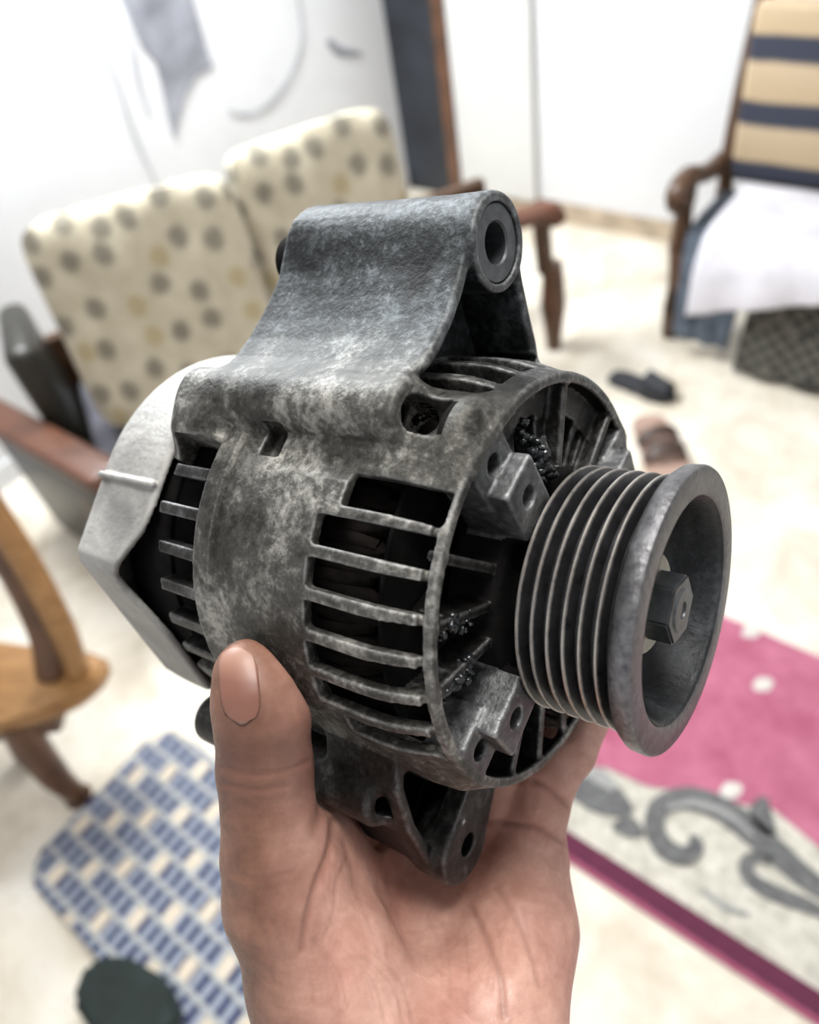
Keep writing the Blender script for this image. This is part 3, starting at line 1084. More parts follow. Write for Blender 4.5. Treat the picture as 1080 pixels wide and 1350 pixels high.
def pbox(ph, r0, r1, half, x0, x1):
    r = r1
    ce = ((x0 + x1) / 2, -(r0 + r1) / 2 * math.sin(R(ph)), (r0 + r1) / 2 * math.cos(R(ph)))
    ext = max((r1 - r0) / 2, half) * 1.45 + 1
    return ([ce[0] - (x1 - x0) / 2 - 1, ce[1] - ext, ce[2] - ext], [ce[0] + (x1 - x0) / 2 + 1, ce[1] + ext, ce[2] + ext])


def add_pbox(ph, r0, r1, half, x0, x1, rnd=.6, k=0.0, cut=False, tilt=0.0):
    def f(x, y, z):
        t, rr = pol(x, y, z, ph)
        return d_box(x - (x0 + x1) / 2 - tilt * (rr - (r0 + r1) / 2), t, rr - (r0 + r1) / 2, (x1 - x0) / 2, half, (r1 - r0) / 2, rnd)
    lo, hi = pbox(ph, r0, r1, half, x0, x1)
    (G.cut if cut else G.add)(f, lo, hi, k)


# hub and spokes of the front face
G.add(lambda x, y, z: d_cylx(x, y, z, 0, 0, 33, -15, 1, 2), (-15, -34, -34), (1, 34, 34))
G.add(lambda x, y, z: d_cylx(x, y, z, 0, 0, 24, -15, 5.5, 2), (-15, -25, -25), (6, 25, 25), 3)
SPOKES = [80.5, 97.3, 114.5, 172, 189, 206, 7.5, -27, -75, -92, -109]
for ph in SPOKES:
    add_pbox(ph, 31, 57.5, 1.35, -11, -0.6, .6, 1.6)
# arms with the bearing-plate screws
ARMS = [52.5, 144.5, -128, -43]
for ph in ARMS:
    add_pbox(ph, 43, 58, 8.0, -12, 0.4, .8, 1.0)
    add_pbox(ph, 30, 49.5, 7.2, -12, 6.2, .8, 0.6)


# closed quarter above the hub
def f_web(x, y, z):
    r = np.hypot(y, z)
    ph = np.degrees(np.arctan2(-y, z))
    sect = (np.abs(ph + 14) - 56) * 0.9
    return np.maximum(np.maximum(np.abs(r - 52.5) - 5.5, np.abs(x + 7.0) - 1.8), sect)


G.add(f_web, (-9, -58, 10), (-5, 58, 58), 1.0)
def f_web2(x, y, z):
    r = np.hypot(y, z)
    ph = np.degrees(np.arctan2(-y, z))
    return np.maximum(np.maximum(np.abs(r - 40) - 9, np.abs(x + 7.4) - 1.6), (np.abs(ph + 10) - 50) * 0.75)


G.add(f_web2, (-10, -50, 10), (-5, 50, 50), .5)
for ph, r0, r1, hw_ in ((37.5, 37, 47, 2.4), (23.5, 33, 48.5, 5.4), (-7.5, 34, 48, 4.6), (-20, 36, 47, 2.2), (-35, 34, 48, 4.5), (-50, 34, 48, 3.2)):
    add_pbox(ph, r0, r1, hw_, -14, -3, 1.6, .6, True)

# cooling slots
PITCH = 10.3
SLOTS = []


def f_groove(x, y, z):
    r = np.hypot(y, z)
    ph = np.degrees(np.arctan2(-y, z))
    return np.maximum(np.maximum(58.6 - r, np.abs(x + 3.5) - .9), (np.abs(ph - 101) - 29) * 1.0)


G.cut(f_groove, (-5, -66, -50), (-2, -20, 40), .2)
for i in range(7):
    x0 = -31.0 if i == 0 else (-31.0 if i == 6 else -37.3 - .25 * min(i, 4))
    SLOTS.append((69.7 + PITCH * i, x0, -2.4 if i else -1.6))
for i in range(7):
    SLOTS.append((36.6 - PITCH * i, -37.5, -7.5))
for i in range(6):
    SLOTS.append((205 + PITCH * i, -37.5, -3.0))
for ph, x0, x1 in SLOTS:
    hw = 3.95 if ph != 69.7 else 4.3
    add_pbox(ph, 50, 69 if 8 < ph < 30 else 66.2, hw, x0, x1, 1.0, .4, True)
RSLOTS = [66.8 + 11.05 * i for i in range(7)] + [200 + 11.05 * i for i in range(9)] + [-20, -9, 2]
for ph in RSLOTS:
    add_pbox(ph, 50, 68, 4.1, -100 if ph == 66.8 else -120, -82.8, 1.0, .4, True)
# rear rib tips: fingers end short of the cover
for i in range(6):
    ph = 72.3 + 11.05 * i
    if i == 1:
        continue
    add_pbox(ph, 50, 68, 3.2, -120, -101.0 + (i == 0) * 1.0, 1.0, .3, True)

# holes
cyl = lambda cy, cz, r, x0, x1: (lambda x, y, z: d_cylx(x, y, z, cy, cz, r, x0, x1))
def hole(cy, cz, r, x0, x1, k=.5):
    G.cut(cyl(cy, cz, r, x0, x1), (x0, cy - r, cz - r), (x1, cy + r, cz + r), k)


hole(-22, 91, 10.6, -25, -10)
hole(-22, 91, 6.0, -100, -10)
hole(-50, 41.6, 5.3, -45, -10)
add_cone(G, (-21.0, -47, 40.9), (-16.0, -35.0, 40.0), 5.0, 2.4, .6, True)
hole(-3.6, -84.8, 3.6, -40, -10)
hole(-32, -66, 4.6, -60, -24)
for ph in ARMS:
    for r_, x_ in ((52.3, 2), (41.2, 8)):
        hole(-r_ * math.sin(R(ph)), r_ * math.cos(R(ph)), 3.0, -12, x_)
hole(-61 * math.sin(R(-44)), 61 * math.cos(R(-44)), 3.2, -15, 4)
# notch in the barrel below the upper bolt boss
add_pbox(60.5, 58.6, 67, 4.6, -66.5, -59.0, .8, .5, True)
add_pbox(64.0, 62.2, 70, 3.6, -58, -24, 1.2, 1.5, True)

V, Q = G.mesh()
N = G.grad(V, .7)
cen = V[Q].mean(1)
X_, Y_, Z_ = cen.T
RR = np.hypot(Y_, Z_)
PH = np.degrees(np.arctan2(-Y_, Z_))
part = np.zeros(len(Q), np.int16)
FN = N[Q].mean(1)
NR = (FN[:, 1] * Y_ + FN[:, 2] * Z_) / np.maximum(RR, 1e-3)
names = {0: ('front_housing', M_cast)}


def angd(a, b):
    return np.abs((a - b + 180) % 360 - 180)


def claim(mask, name, mat):
    i = len(names)
    names[i] = (name, mat)
    part[(part == 0) & mask] = i


omd = poly_sdf(OM, Y_, Z_)
claim((X_ > -95.5) & (X_ < -17) & (((omd < 1.6) & (RR > 64.2) & (Z_ > 50) & (Y_ > -52)) | (np.hypot(Y_ + 22, Z_ - 91) < 14)), 'mounting_lug', M_cast)
hd = d_cone(X_, Y_, Z_, (-21.0, -47, 40.9), (-16.0, -35.0, 40.0), 5.0, 2.4)
claim((X_ > -46) & (X_ < -8) & ((np.hypot(Y_ + 50, Z_ - 41.6) < 5.2) | (hd < -.02)), 'bolt_hole', M_oily_shade)  # hole walls coloured black to paint their shade
claim((X_ > -106) & (X_ < -19.5) & (np.hypot(Y_ + 50, Z_ - 42) < 10.2) & (RR > 61.5), 'upper_bolt_boss', M_cast)
claim((np.hypot(Y_ + 31, Z_ + 66) < 9.6) & (RR > 64), 'lower_bolt_boss', M_grimy_shaded)
eard = poly_sdf(EAR, Y_, Z_)
claim((X_ > -47) & (X_ < -13) & (RR > 63.8) & (Z_ < -50) & ((eard < 1.5) | (np.hypot(Y_ + 4.5, Z_ + 85.5) < 13)), 'adjusting_ear', M_grimy_shaded)
# vent ribs between slots
ribs = [69.7 + PITCH * (i + .5) for i in range(6)] + [36.6 - PITCH * (i + .5) for i in range(6)] + [205 + PITCH * (i + .5) for i in range(5)]
for k, ph in enumerate(ribs):
    x0, x1 = (-37.0, -2.8) if (k < 6 or k > 11) else (-37.2, -7.8)
    claim((angd(PH, ph) < 2.6) & (X_ > x0 + (4 if k in (0, 5) else 0)) & (X_ < x1) & (RR > 55.5) & (RR < 64.5), 'vent_rib', M_cast)
for ph in [72.3 + 11.05 * i for i in range(6)] + [205.5 + 11.05 * i for i in range(8)]:
    claim((angd(PH, ph) < 2.6) & (X_ < -83) & (RR > 55.5) & (RR < 64), 'rear_vent_rib', M_grimy_shaded)
for ph in ARMS:
    claim((X_ > -12.5) & (RR < 57.6) & (RR > 33) & (angd(PH, ph) * RR * math.pi / 180 < 8.6), 'bearing_plate', M_plate)
for ph in SPOKES:
    claim((X_ > -12) & (RR < 56.6) & (RR > 33.5) & (angd(PH, ph) * RR * math.pi / 180 < 2.1), 'spoke', M_grimy_shaded)
claim((X_ > -16) & (RR < 34), 'bearing_hub', M_oily_shade)
claim((X_ > -12) & (RR < 56.3), 'front_web', M_grimy_shaded)
claim((X_ < -1.3) & (((RR < 59.9) & (NR < -.55)) | ((RR < 57.4) & (X_ > -5))), 'housing_bore', M_oily_shade)  # aluminium bore coloured black to paint the shade inside
for i, (nm, mt) in names.items():
    msk = part == i
    if msk.sum() < 12:
        continue
    link_mesh(nm, split_mesh(nm, V, Q, N, msk), mt, alt)
del G

# pale end cover
G = Grid((-145, -70, -70), (-100, 70, 70), 0.75)
cov = [(62 * -math.sin(R(a)), 62 * math.cos(R(a))) for a in range(-150, 76, 5)]
cov = cov + [(-68, -12.5), (-66.5, -17), (-29, -60)]
Yg, Zg = np.meshgrid(G.ax[1], G.ax[2], indexing='ij')
D2c = poly_sdf(cov, Yg, Zg)


def f_cover(x, y, z):
    ys = np.searchsorted(G.ax[1], y.ravel() - 1e-3)
    zs = np.searchsorted(G.ax[2], z.ravel() - 1e-3)
    d2 = D2c[np.ix_(ys, zs)][None] + np.maximum(-124 - x, 0) * .06
    ax = np.abs(x + 123.3) - 17.3
    r = 3.5
    a, b = d2 + r, ax + r
    d = np.minimum(np.maximum(a, b), 0) + np.hypot(np.maximum(a, 0), np.maximum(b, 0)) - r
    ph = np.degrees(np.arctan2(-y, z))
    xf = np.interp(ph, [60, 84, 92, 99, 105, 110, 118, 128, 152], [-105.8, -106.5, -108, -113, -118, -118, -115, -112.5, -112])
    return smax(smax(d, x - xf, .8), -np.maximum(d2 + 2.4, -138.0 - x), .3)


G.add(f_cover, (-141, -69, -63), (-105, 63, 63))
G.add(lambda x, y, z: d_cone(x, y, z, (-138, -62.2 * math.sin(R(78)), 62.2 * math.cos(R(78))), (-108, -63.0 * math.sin(R(78)), 63.0 * math.cos(R(78))), 1.2, 1.2),
      (-140, -66, 8), (-106, -54, 16), .6)
V, Q = G.mesh()
N = G.grad(V, .8)
rear = split_mesh('end_cover', V, Q, N, np.ones(len(Q), bool))
link_mesh('end_cover', rear, M_cover, alt)
del G
# knob that joins cover and housing
bm = bmesh.new()
add_lathe(bm, [(-.109, 0), (-.109, .0035), (-.107, .0048), (-.100, .0048), (-.098, .0035), (-.098, 0)], 24)
for v in bm.verts:
    v.co += Vector((0, -.0615 * math.sin(R(59)), .0615 * math.cos(R(59))))
bm_obj('cover_clip', bm, M_cover, alt, 40)


def lathe_part(name, prof, mat, n=96, parent=alt, off=(0, 0, 0), smooth=35, closed=False):
    bm = bmesh.new()
    add_lathe(bm, [(x / 1000, r / 1000) for x, r in prof], n, closed=closed)
    for v in bm.verts:
        v.co += Vector(off) / 1000
    return bm_obj(name, bm, mat, parent, smooth)


# inside parts, coloured near black for shade: stator, windings, fan, rotor
lathe_part('stator_core', [(-80, 0), (-80, 56), (-42, 56), (-42, 0)], M_oily_shade)
lathe_part('rear_rectifier', [(-126, 0), (-126, 57), (-103, 57), (-103, 55.5), (-82, 55.5), (-82, 0)], M_oily_shade)
bm = bmesh.new()
for k in range(48):
    a = 2 * math.pi * k / 48
    pts = []
    for j in range(9):
        t = math.pi * j / 8
        pts.append((-.042 + .016 * math.sin(t), (.0505 + .0022 * math.cos(t * 2)) * math.cos(a + .10 * (j / 8 - .5)), (.0505 + .0022 * math.cos(t * 2)) * math.sin(a + .10 * (j / 8 - .5))))
    add_tube(bm, pts, .0026, 6)
bm_obj('stator_winding', bm, M_copper, alt, 60)['kind'] = 'stuff'
lathe_part('rotor', [(-41.5, 0), (-41.5, 47), (-20, 47), (-20, 0)], M_oily_shade)
fan = lathe_part('cooling_fan', [(-19.5, 0), (-19.5, 55.5), (-18.3, 55.5), (-18.3, 0)], M_oily_shade)
for k in range(12):
    bm = bmesh.new()
    a = 2 * math.pi * k / 12 + .1
    m4 = Matrix.Rotation(a, 4, 'X') @ Matrix.Translation((-.0166, 0, .038)) @ Matrix.Rotation(R(35), 4, 'X')
    add_box(bm, (-.0012, -.0008, -.008), (.0012, .0008, .008), .0003, 1, m4)
    bm_obj('fan_blade', bm, M_oily_shade, fan)

# bushing pressed into the lug
M_steel = plain('dull steel', (0.105, 0.112, 0.12), .42, .8, .25, 300)
M_washer = plain('yellowish zinc', (0.42, 0.40, 0.33), .5, .3, .2, 300)
M_bright = plain('bare steel', (0.34, 0.34, 0.33), .38, .85, .25, 300)
lathe_part('bushing', [(-60, 5.5), (-60, 5.9), (-24.5, 5.9), (-24.5, 10.5), (-19.8, 10.5), (-19.4, 10.1), (-19.4, 6.0), (-20, 5.5), (-60, 5.5)], M_steel, 64, alt, (0, -22, 91), 30)
lathe_part('through_bolt', [(-100, 0), (-100, 4.4), (-25.5, 4.4), (-25.5, 3), (-27, 0)], M_oily_shade, 24, alt, (0, -50, 41.6), 30)
# rear end of the bolt
lathe_part('bushing_tail', [(-95.5, 0), (-95.5, 6.8), (-94.5, 8.2), (-86, 8.2), (-86, 0)], M_oily_shade, 32, alt, (0, -25, 89), 30)


# pulley
def pulley_mat():
    m, nt, b = new_mat('black pulley iron with rubbed ridges')
    tc = nd(nt, 'ShaderNodeTexCoord')
    sep = nd(nt, 'ShaderNodeSeparateXYZ')
    lk(nt, tc.outputs['Object'], sep.inputs[0])
    rad = mathn(nt, 'SQRT', mathn(nt, 'ADD', mathn(nt, 'POWER', sep.outputs[1], 2), mathn(nt, 'POWER', sep.outputs[2], 2)))
    n = noise_tex(nt, tc.outputs['Object'], 260, 5, .65)
    wear = mathn(nt, 'MULTIPLY', ramp(nt, mathn(nt, 'ADD', mathn(nt, 'MULTIPLY', rad, 20), mathn(nt, 'MULTIPLY', n, .012)), [(.690, g(0)), (.700, g(1))]),
                 mathn(nt, 'LESS_THAN', sep.outputs[0], .0315))
    base = ramp(nt, n, [(.3, (.016, .016, .018)), (.7, (.038, .038, .042))])
    lk(nt, mixc(nt, wear, base, (.44, .41, .38, 1)), b.inputs['Base Color'])
    lk(nt, mathn(nt, 'ADD', mathn(nt, 'MULTIPLY', wear, .3), .55), b.inputs['Metallic'])
    lk(nt, ramp(nt, n, [(.3, g(.26)), (.7, g(.40))]), b.inputs['Roughness'])
    bump(nt, b, n, .3, .0002)
    return m


M_pulley = pulley_mat()
M_flange = cast_metal('scuffed pulley flange', (0.030, 0.028, 0.034), (0.062, 0.060, 0.068), (0.13, 0.13, 0.14), (.30, .45), .8, .5, fw=.3, sp=.2)
M_cup = cast_metal('dusty pulley cup', (0.008, 0.009, 0.010), (0.021, 0.023, 0.026), (0.075, 0.082, 0.09), (.35, .55), .5, .3, fw=.25, sp=.16)
prof = [(6.6, 0), (6.6, 33.2)]
for k in range(6):
    x = 7.6 + 4.22 * k
    prof += [(x - .55, 34.3), (x - .25, 34.65), (x + .25, 34.65), (x + .55, 34.3)]
    prof += [(x + 1.75, 31.3), (x + 2.45, 31.3)] if k < 5 else [(x + 1.6, 31.6), (x + 2.2, 31.6)]
prof += [(32.2, 35.6), (32.2, 29.8), (21.0, 25.0), (21.0, 0)]
pul = lathe_part('pulley', prof, M_pulley, 160, alt, (0, 0, 0), 40)
lathe_part('pulley_flange', [(32.15, 34.5), (32.9, 36.9), (34.2, 37.9), (37.4, 38.15), (38.2, 37.7), (38.5, 37.0), (38.5, 31.0), (37.9, 29.9), (36.5, 29.3), (32.15, 29.3), (32.15, 34.5)], M_flange, 160, pul, (0, 0, 0), 35)
lathe_part('pulley_cup', [(38.3, 30.2), (37.4, 29.2), (33, 28.2), (26, 25.6), (22.6, 22.5), (21.6, 19), (21.4, 0)], M_cup, 128, pul, (0, 0, 0), 45)
# nut, washer, shaft
lathe_part('washer', [(21.2, 6), (21.2, 13.0), (27.0, 13.0), (27.2, 13.6), (28.9, 13.6), (29.3, 13.1), (29.3, 6)], M_washer, 48, alt, (0, 0, 0), 30)
bm = bmesh.new()
hexa = [(9.6 * math.cos(R(60 * k + 20)), 9.6 * math.sin(R(60 * k + 20))) for k in range(6)]
add_prism(bm, [(a / 1000, b / 1000) for a, b in hexa], .0292, .0368)
bmesh.ops.bevel(bm, geom=list(bm.edges), offset=.0006, segments=2, affect='EDGES')
for v in bm.verts:
    v.co = Vector((v.co.z, v.co.x, v.co.y))
bm_obj('pulley_nut', bm, M_steel, alt, 30)
lathe_part('shaft', [(-110, 0), (-110, 6), (36.9, 6.0), (37.3, 5.6), (37.3, 2.4), (35, 2.0), (35, 0)], M_steel, 32, alt, (0, 0, 0), 30)

# screws sunk in the plates
for ph in ARMS:
    for r_, x_ in ((52.3, -3.5), (41.2, 2.0)):
        lathe_part('plate_screw', [(x_ - 4, 0), (x_ - 4, 2.9), (x_, 2.9), (x_, 1.6), (x_ - 1.2, 1.4), (x_ - 1.2, 0)], M_oily_shade, 20, alt, (0, -r_ * math.sin(R(ph)), r_ * math.cos(R(ph))), 30)

# wet black grease lumps
m, nt, b = new_mat('wet black grease')
b.inputs['Base Color'].default_value = (.012, .014, .016, 1)
b.inputs['Roughness'].default_value = .12
bump(nt, b, noise_tex(nt, coords(nt), 900, 3), .5, .0004)
M_grease = m


def grease(ph, r, x, n, spread, size, dr=0.0):
    bm = bmesh.new()
    for k in range(n):
        s = bmesh.ops.create_icosphere(bm, subdivisions=2, radius=1)
        sc = size * random.uniform(.4, 1.0) / 1000
        dp = random.gauss(0, spread)
        rr = r + random.uniform(-1, 1) * dr + random.gauss(0, spread * .5)
        cy = -rr * math.sin(R(ph)) - dp * math.cos(R(ph))
        cz = rr * math.cos(R(ph)) - dp * math.sin(R(ph))
        off = Vector((x + random.gauss(0, .8), cy, cz)) / 1000
        ax = Vector((random.uniform(.6, 1.3), random.uniform(.6, 1.3), random.uniform(.6, 1.3)))
        for v in s['verts']:
            nz = 1 + .5 * noise.noise(v.co * 2.3 + Vector((k * 3.1, 0, 0)))
            v.co = Vector((v.co[i] * ax[i] for i in range(3))) * sc * nz + off
    o = bm_obj('grease_lump', bm, M_grease, alt, 60)
    o['label'] = 'wet black grease with glossy lumps'
    return o


grease(30, 39.0, 1.2, 46, 2.2, 2.3, 4.0)
grease(27, 45.5, -4.6, 16, 1.2, 1.5, 3.5)
grease(116.0, 49, -1.6, 44, 1.2, 1.35, 6)
grease(99.0, 48, -1.6, 34, 1.1, 1.05, 6)

# ================================================================== HAND (camera-space millimetres)
def hp(px, py, d):
    return ((px - 540) * d / 1000.0, (675 - py) * d / 1000.0, -float(d))


LX = np.array([AL[i][0] for i in range(3)]); LY = np.array([AL[i][1] for i in range(3)]); LZ = np.array([AL[i][2] for i in range(3)])
C0 = np.array([AL[i][3] * 1000 for i in range(3)])


def ap(x, y, z):                # alternator point -> the hand's space
    return tuple(C0 + x * LX + y * LY + z * LZ)


HG = Grid((-85, -400, -330), (95, -20, -135), 0.75)
def chain(pts, k=3.0):
    for (A, ra), (B, rb) in zip(pts[:-1], pts[1:]):
        add_cone(HG, A, B, ra, rb, k)


# thumb
chain([(hp(327, 884, 205), 8.6), (hp(336, 912, 204.5), 11.0), (hp(346, 950, 205), 12.2), (hp(350, 1015, 206), 12.3), (hp(355, 1075, 206), 12.0), (hp(360, 1130, 207), 13.2), (hp(372, 1185, 209), 15.5), (hp(430, 1290, 213), 21.5), (hp(490, 1390, 212), 23)], 4)
# palm: metacarpals and pads
W_ = hp(560, 1470, 208)
chain([(hp(505, 1400, 214), 20), (hp(470, 1240, 240), 13), (hp(475, 1140, 264), 12.5)], 8)
chain([(hp(545, 1400, 216), 20), (hp(545, 1240, 247), 13), (hp(550, 1120, 272), 12.5)], 8)
chain([(hp(590, 1400, 218), 20), (hp(615, 1240, 248), 13), (hp(632, 1112, 268), 12.5)], 8)
chain([(hp(640, 1400, 218), 19), (hp(675, 1260, 240), 14), (hp(698, 1120, 258), 11.5)], 8)
chain([(hp(664, 1330, 222), 19), (hp(690, 1220, 243), 15.5), (hp(700, 1140, 255), 11)], 8)
chain([(hp(440, 1215, 226), 14), (hp(470, 1190, 245), 11)], 8)
chain([(hp(392, 1105, 214), 9), (hp(425, 1098, 235), 9.5), (hp(470, 1120, 260), 12)], 7)
chain([(hp(385, 1160, 212), 12), (hp(430, 1150, 235), 12), (hp(480, 1140, 262), 12)], 8)
# fingers: root pads, then wrapped round the far side of the barrel
ring_pts = lambda x, r0, angs, off=0: [ap(x, -(r0 + off) * math.sin(R(a)), (r0 + off) * math.cos(R(a))) for a in angs]
fi = ring_pts(-66, 74.5, (190, 214, 244, 268))
chain([(hp(475, 1140, 264), 11.5), (hp(470, 1060, 282), 11), (fi[0], 10.5), (fi[1], 10), (fi[2], 9.3), (fi[3], 7.8)], 3)
fi = ring_pts(-44, 74.5, (196, 222, 252, 279))
chain([(hp(550, 1120, 272), 11.5), (hp(550, 1050, 284), 11), (fi[0], 10.5), (fi[1], 10), (fi[2], 9.3), (fi[3], 7.8)], 3)
fi = ring_pts(-24, 74.5, (203, 224, 252, 276))
chain([(hp(632, 1112, 268), 12), (hp(655, 1050, 266), 11.2), (fi[0], 10), (fi[1], 9.6), (fi[2], 9.0), (fi[3], 7.6)], 3)
fi = ring_pts(-5, 74.0, (212, 232, 256, 274))
chain([(hp(698, 1112, 258), 11.2), (hp(722, 1024, 257), 9.8), (fi[0], 9.0), (fi[1], 8.6), (fi[2], 8.0), (fi[3], 6.6)], 2.5)
# wrist and forearm, running out of the picture below
chain([(hp(560, 1400, 216), 23), (hp(570, 1520, 208), 22), (hp(585, 1640, 203), 24), (hp(610, 2050, 192), 29), (hp(640, 2620, 184), 34)], 10)
chain([(hp(500, 1420, 213), 20), (hp(520, 1520, 208), 20), (hp(530, 1640, 202), 22), (hp(565, 2050, 192), 27), (hp(600, 2620, 184), 32)], 10)
chain([(hp(640, 1420, 216), 19), (hp(640, 1520, 208), 19), (hp(645, 1640, 202), 22), (hp(660, 2050, 192), 27), (hp(680, 2620, 184), 32)], 10)
# never inside the casting: press the flesh back from it
def to_alt(x, y, z):
    qx, qy, qz = x - C0[0], y - C0[1], z - C0[2]
    return tuple(qx * L[0] + qy * L[1] + qz * L[2] for L in (LX, LY, LZ))


def f_casting(x, y, z):
    a, b, c = to_alt(x, y, z)
    d = d_cylx(a, b, c, 0, 0, 65.2, -104.5, 1.5)
    d = np.minimum(d, d_cylx(a, b, c, -4.5, -85.5, 12.6, -47, -14))
    d = np.minimum(d, d_cylx(a, b, c, -32, -66, 9.9, -106.5, -25))
    d = np.minimum(d, d_cone(a, b, c, (-32, -32, -62), (-32, -14, -80), 12, 12))
    return np.minimum(d, d_cone(a, b, c, (-32, 2, -60), (-32, -4, -80), 10, 10))


HG.cut(f_casting, (-85, -235, -330), (95, -20, -150), 1.2)


def f_ear_flesh(x, y, z):
    a, b, c = to_alt(x, y, z)
    return np.maximum(poly_sdf(EAR, b, c) - 1.3, np.abs(a + 30.5) - 17.5)


ec = ap(-30, -14, -72)
HG.cut(f_ear_flesh, [v - 34 for v in ec], [v + 34 for v in ec], 1.0)
HV, HQ = HG.mesh()
HN = HG.grad(HV, 1.2)
# skin folds: grooves drawn across the palm, pressed in along the normals
pxy = np.stack([540 + 1000 * HV[:, 0] / -HV[:, 2], 675 - 1000 * HV[:, 1] / -HV[:, 2]], 1)
front = (HN * (-HV)).sum(1) > 0


def seg_dist(P, pts):
    pts = [p[:2] for p in spline(pts, 5)]
    d = np.full(len(P), 1e9)
    for a, b in zip(pts[:-1], pts[1:]):
        e = b - a
        t = np.clip(((P - a) @ e) / (e @ e), 0, 1)
        d = np.minimum(d, np.linalg.norm(P - a - t[:, None] * e, axis=1))
    return d


FOLDS = [([(632, 1086), (668, 1084), (705, 1092), (752, 1118)], 3.6, .8),
         ([(704, 1028), (722, 1040), (750, 1066)], 4, .9),
         ([(440, 1080), (434, 1125), (418, 1165), (404, 1215), (398, 1255)], 5.5, .8),
         ([(458, 1130), (444, 1165), (440, 1205), (428, 1235)], 3, .2),
         ([(620, 1195), (640, 1235), (660, 1290), (664, 1340)], 5, .5),
         ([(655, 1170), (690, 1230), (712, 1300)], 4, .4),
         ([(292, 1012), (330, 1022), (372, 1018), (408, 1004)], 3.5, .4),
         ([(292, 1034), (335, 1042), (380, 1036)], 3.5, .35),
         ([(298, 1150), (340, 1160), (385, 1150)], 4, .25)]
frng = random.Random(3)
for k in range(16):            # fine lines fanning over the ball of the thumb and the heel
    x0, y0 = 345 + 9 * k + frng.uniform(-6, 6), 1215 + 2.5 * k + frng.uniform(-8, 8)
    FOLDS.append(([(x0, y0), (x0 + 14 + 2 * k, y0 + 42), (x0 + 18 + 3 * k, y0 + 95 + frng.uniform(-20, 10))], 2.6, frng.uniform(.10, .28)))
for k in range(7):
    y0 = 1232 + 15 * k + frng.uniform(-4, 4)
    FOLDS.append(([(330 + 4 * k, y0), (372 + 3 * k, y0 + 14), (430, y0 + 16)], 2.6, frng.uniform(.08, .2)))
for k in range(9):
    x0, y0 = 480 + 26 * k + frng.uniform(-9, 9), 1205 + frng.uniform(-12, 30)
    FOLDS.append(([(x0, y0), (x0 + frng.uniform(-6, 16), y0 + 45), (x0 + frng.uniform(-10, 24), y0 + 100)], 2.6, frng.uniform(.08, .2)))
for k in range(8):
    y0 = 985 + 22 * k + frng.uniform(-5, 5)
    FOLDS.append(([(296, y0), (340, y0 + 6), (395, y0 - 4)], 2.5, frng.uniform(.05, .13)))
disp = np.zeros(len(HV))
fold_shade = np.zeros(len(HV))
tone_joint = np.exp(-((pxy[:, 1] - 1010) / 55) ** 2) * (pxy[:, 0] < 420)
for pts, w, dep in FOLDS:
    gss = np.exp(-(seg_dist(pxy, pts) / w) ** 2) * front
    disp = np.maximum(disp, dep * gss)
    fold_shade = np.maximum(fold_shade, gss * min(1, dep * 1.6))
disp += 0.18 * np.array([noise.noise((v[0] * .12, v[1] * .12, v[2] * .12)) for v in HV.tolist()])
HV2 = HV - HN * disp[:, None]
# skin tone: rosier palm, browner thumb and wrist side
tone = np.zeros((len(HV), 4))
tone[:, 3] = 1
thumbness = np.clip((455 - pxy[:, 0]) / 120, 0, 1)
rosy = np.clip((pxy[:, 0] - 420) / 150, 0, 1)
tone[:, 0] = thumbness
tone[:, 1] = np.clip(tone_joint, 0, 1)
tone[:, 2] = fold_shade


def skin_mat():
    m, nt, b = new_mat('skin')
    at = nd(nt, 'ShaderNodeVertexColor', layer_name='tone')
    sep = nd(nt, 'ShaderNodeSeparateColor')
    lk(nt, at.outputs['Color'], sep.inputs[0])
    vec = coords(nt)
    n = noise_tex(nt, vec, 60, 5, .6)
    f = noise_tex(nt, vec, 700, 3, .6)
    palm = ramp(nt, n, [(.3, (.47, .235, .185)), (.7, (.66, .40, .325))])
    back = ramp(nt, n, [(.3, (.14, .064, .040)), (.7, (.28, .140, .095))])
    c = mixc(nt, sep.outputs[0], palm, back)
    mo = noise_tex(nt, vec, 130, 5, .65, .5)
    c = mixc(nt, .55, c, ramp(nt, mo, [(.34, (.62, .52, .48)), (.66, (1, 1, 1))]), 'MULTIPLY')
    c = mixc(nt, mathn(nt, 'MULTIPLY', sep.outputs[1], .55), c, (.075, .030, .022, 1))
    c = mixc(nt, mathn(nt, 'MULTIPLY', sep.outputs[2], .45), c, (.16, .060, .042, 1))  # crease shade painted into the skin colour
    lk(nt, c, b.inputs['Base Color'])
    lk(nt, ramp(nt, f, [(.3, g(.38)), (.7, g(.55))]), b.inputs['Roughness'])
    b.inputs['Subsurface Weight'].default_value = .12
    b.inputs['Subsurface Radius'].default_value = (.004, .0015, .0008)
    b.inputs['Subsurface Scale'].default_value = .6
    vo = nd(nt, 'ShaderNodeTexVoronoi', feature='DISTANCE_TO_EDGE')
    vo.inputs['Scale'].default_value = 900
    lk(nt, vec, vo.inputs['Vector'])
    bump(nt, b, mathn(nt, 'ADD', mathn(nt, 'MULTIPLY', vo.outputs['Distance'], .6), f), .35, .0002)
    return m


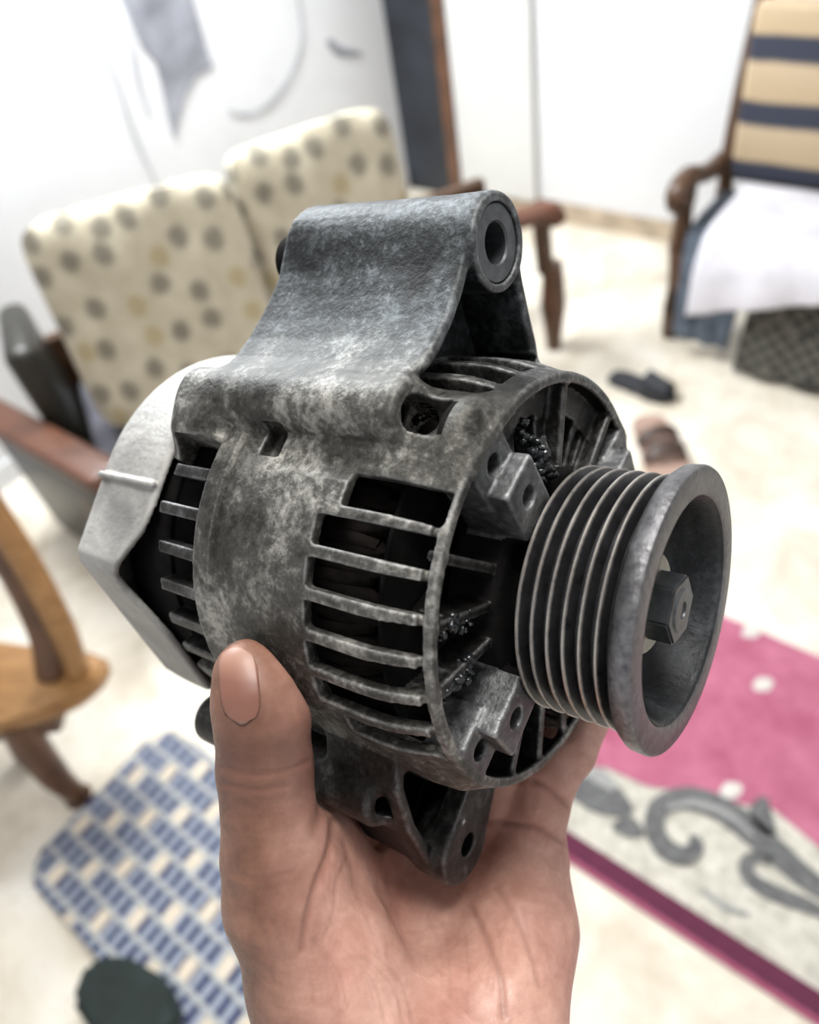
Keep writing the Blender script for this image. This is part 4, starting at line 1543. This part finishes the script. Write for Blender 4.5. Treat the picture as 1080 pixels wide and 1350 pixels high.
M_skin = skin_mat()
hand_me = np_mesh('hand', HV2, HQ, None, .001, tone)
hand = link_mesh('hand', hand_me, M_skin)
hand.matrix_world = cam.matrix_world.copy()
setp(hand, 'left hand, palm up, gripping the alternator from below with its thumb along the side', 'hand')

# thumbnail: a thin curved plate laid on the thumb
nu, nv = 15, 19
nail_pts = []
for j in range(nv):
    fy = j / (nv - 1)
    row = []
    for i in range(nu):
        fx = i / (nu - 1) * 2 - 1
        wob = math.sqrt(max(0, 1 - (abs(fy * 2 - 1)) ** 3.2))
        px = 316 + 8 * (fy - .5) + fx * 26 * (.42 + .58 * wob)
        py = 858 + 90 * fy + (6 if fy > .5 else -6) * (1 - fx * fx) * abs(fy * 2 - 1) * 1.2
        row.append((px, py))
    nail_pts.append(row)
rays = np.array([[(px - 540) / 1000, (675 - py) / 1000, -1.0] for row in nail_pts for px, py in row])
rays /= np.linalg.norm(rays, axis=1, keepdims=True)
tt = np.full(len(rays), 165.0)
for _ in range(60):
    tt += np.clip(HG.sample(rays * tt[:, None]), -2, 4) * .8
NP = rays * tt[:, None]
NN = HG.grad(NP, 1.5)
NP = NP + NN * .12
bm = bmesh.new()
vs = [bm.verts.new(p / 1000) for p in NP]
for j in range(nv - 1):
    for i in range(nu - 1):
        bm.faces.new((vs[j * nu + i], vs[j * nu + i + 1], vs[(j + 1) * nu + i + 1], vs[(j + 1) * nu + i]))
m, nt, b = new_mat('fingernail')
tc = nd(nt, 'ShaderNodeTexCoord')
sp_ = nd(nt, 'ShaderNodeSeparateXYZ')
lk(nt, tc.outputs['Generated'], sp_.inputs[0])
lk(nt, ramp(nt, sp_.outputs[1], [(0.0, (.30, .19, .15)), (.06, (.20, .090, .066)), (.55, (.20, .088, .064)), (.76, (.30, .155, .112)), (1.0, (.34, .195, .145))]), b.inputs['Base Color'])
b.inputs['Roughness'].default_value = .42
b.inputs['Subsurface Weight'].default_value = .1
b.inputs['Subsurface Radius'].default_value = (.002, .001, .0006)
nail = bm_obj('thumbnail', bm, m, hand, 70)
s = nail.modifiers.new('thickness', 'SOLIDIFY')
s.thickness = .0006
s.offset = 0
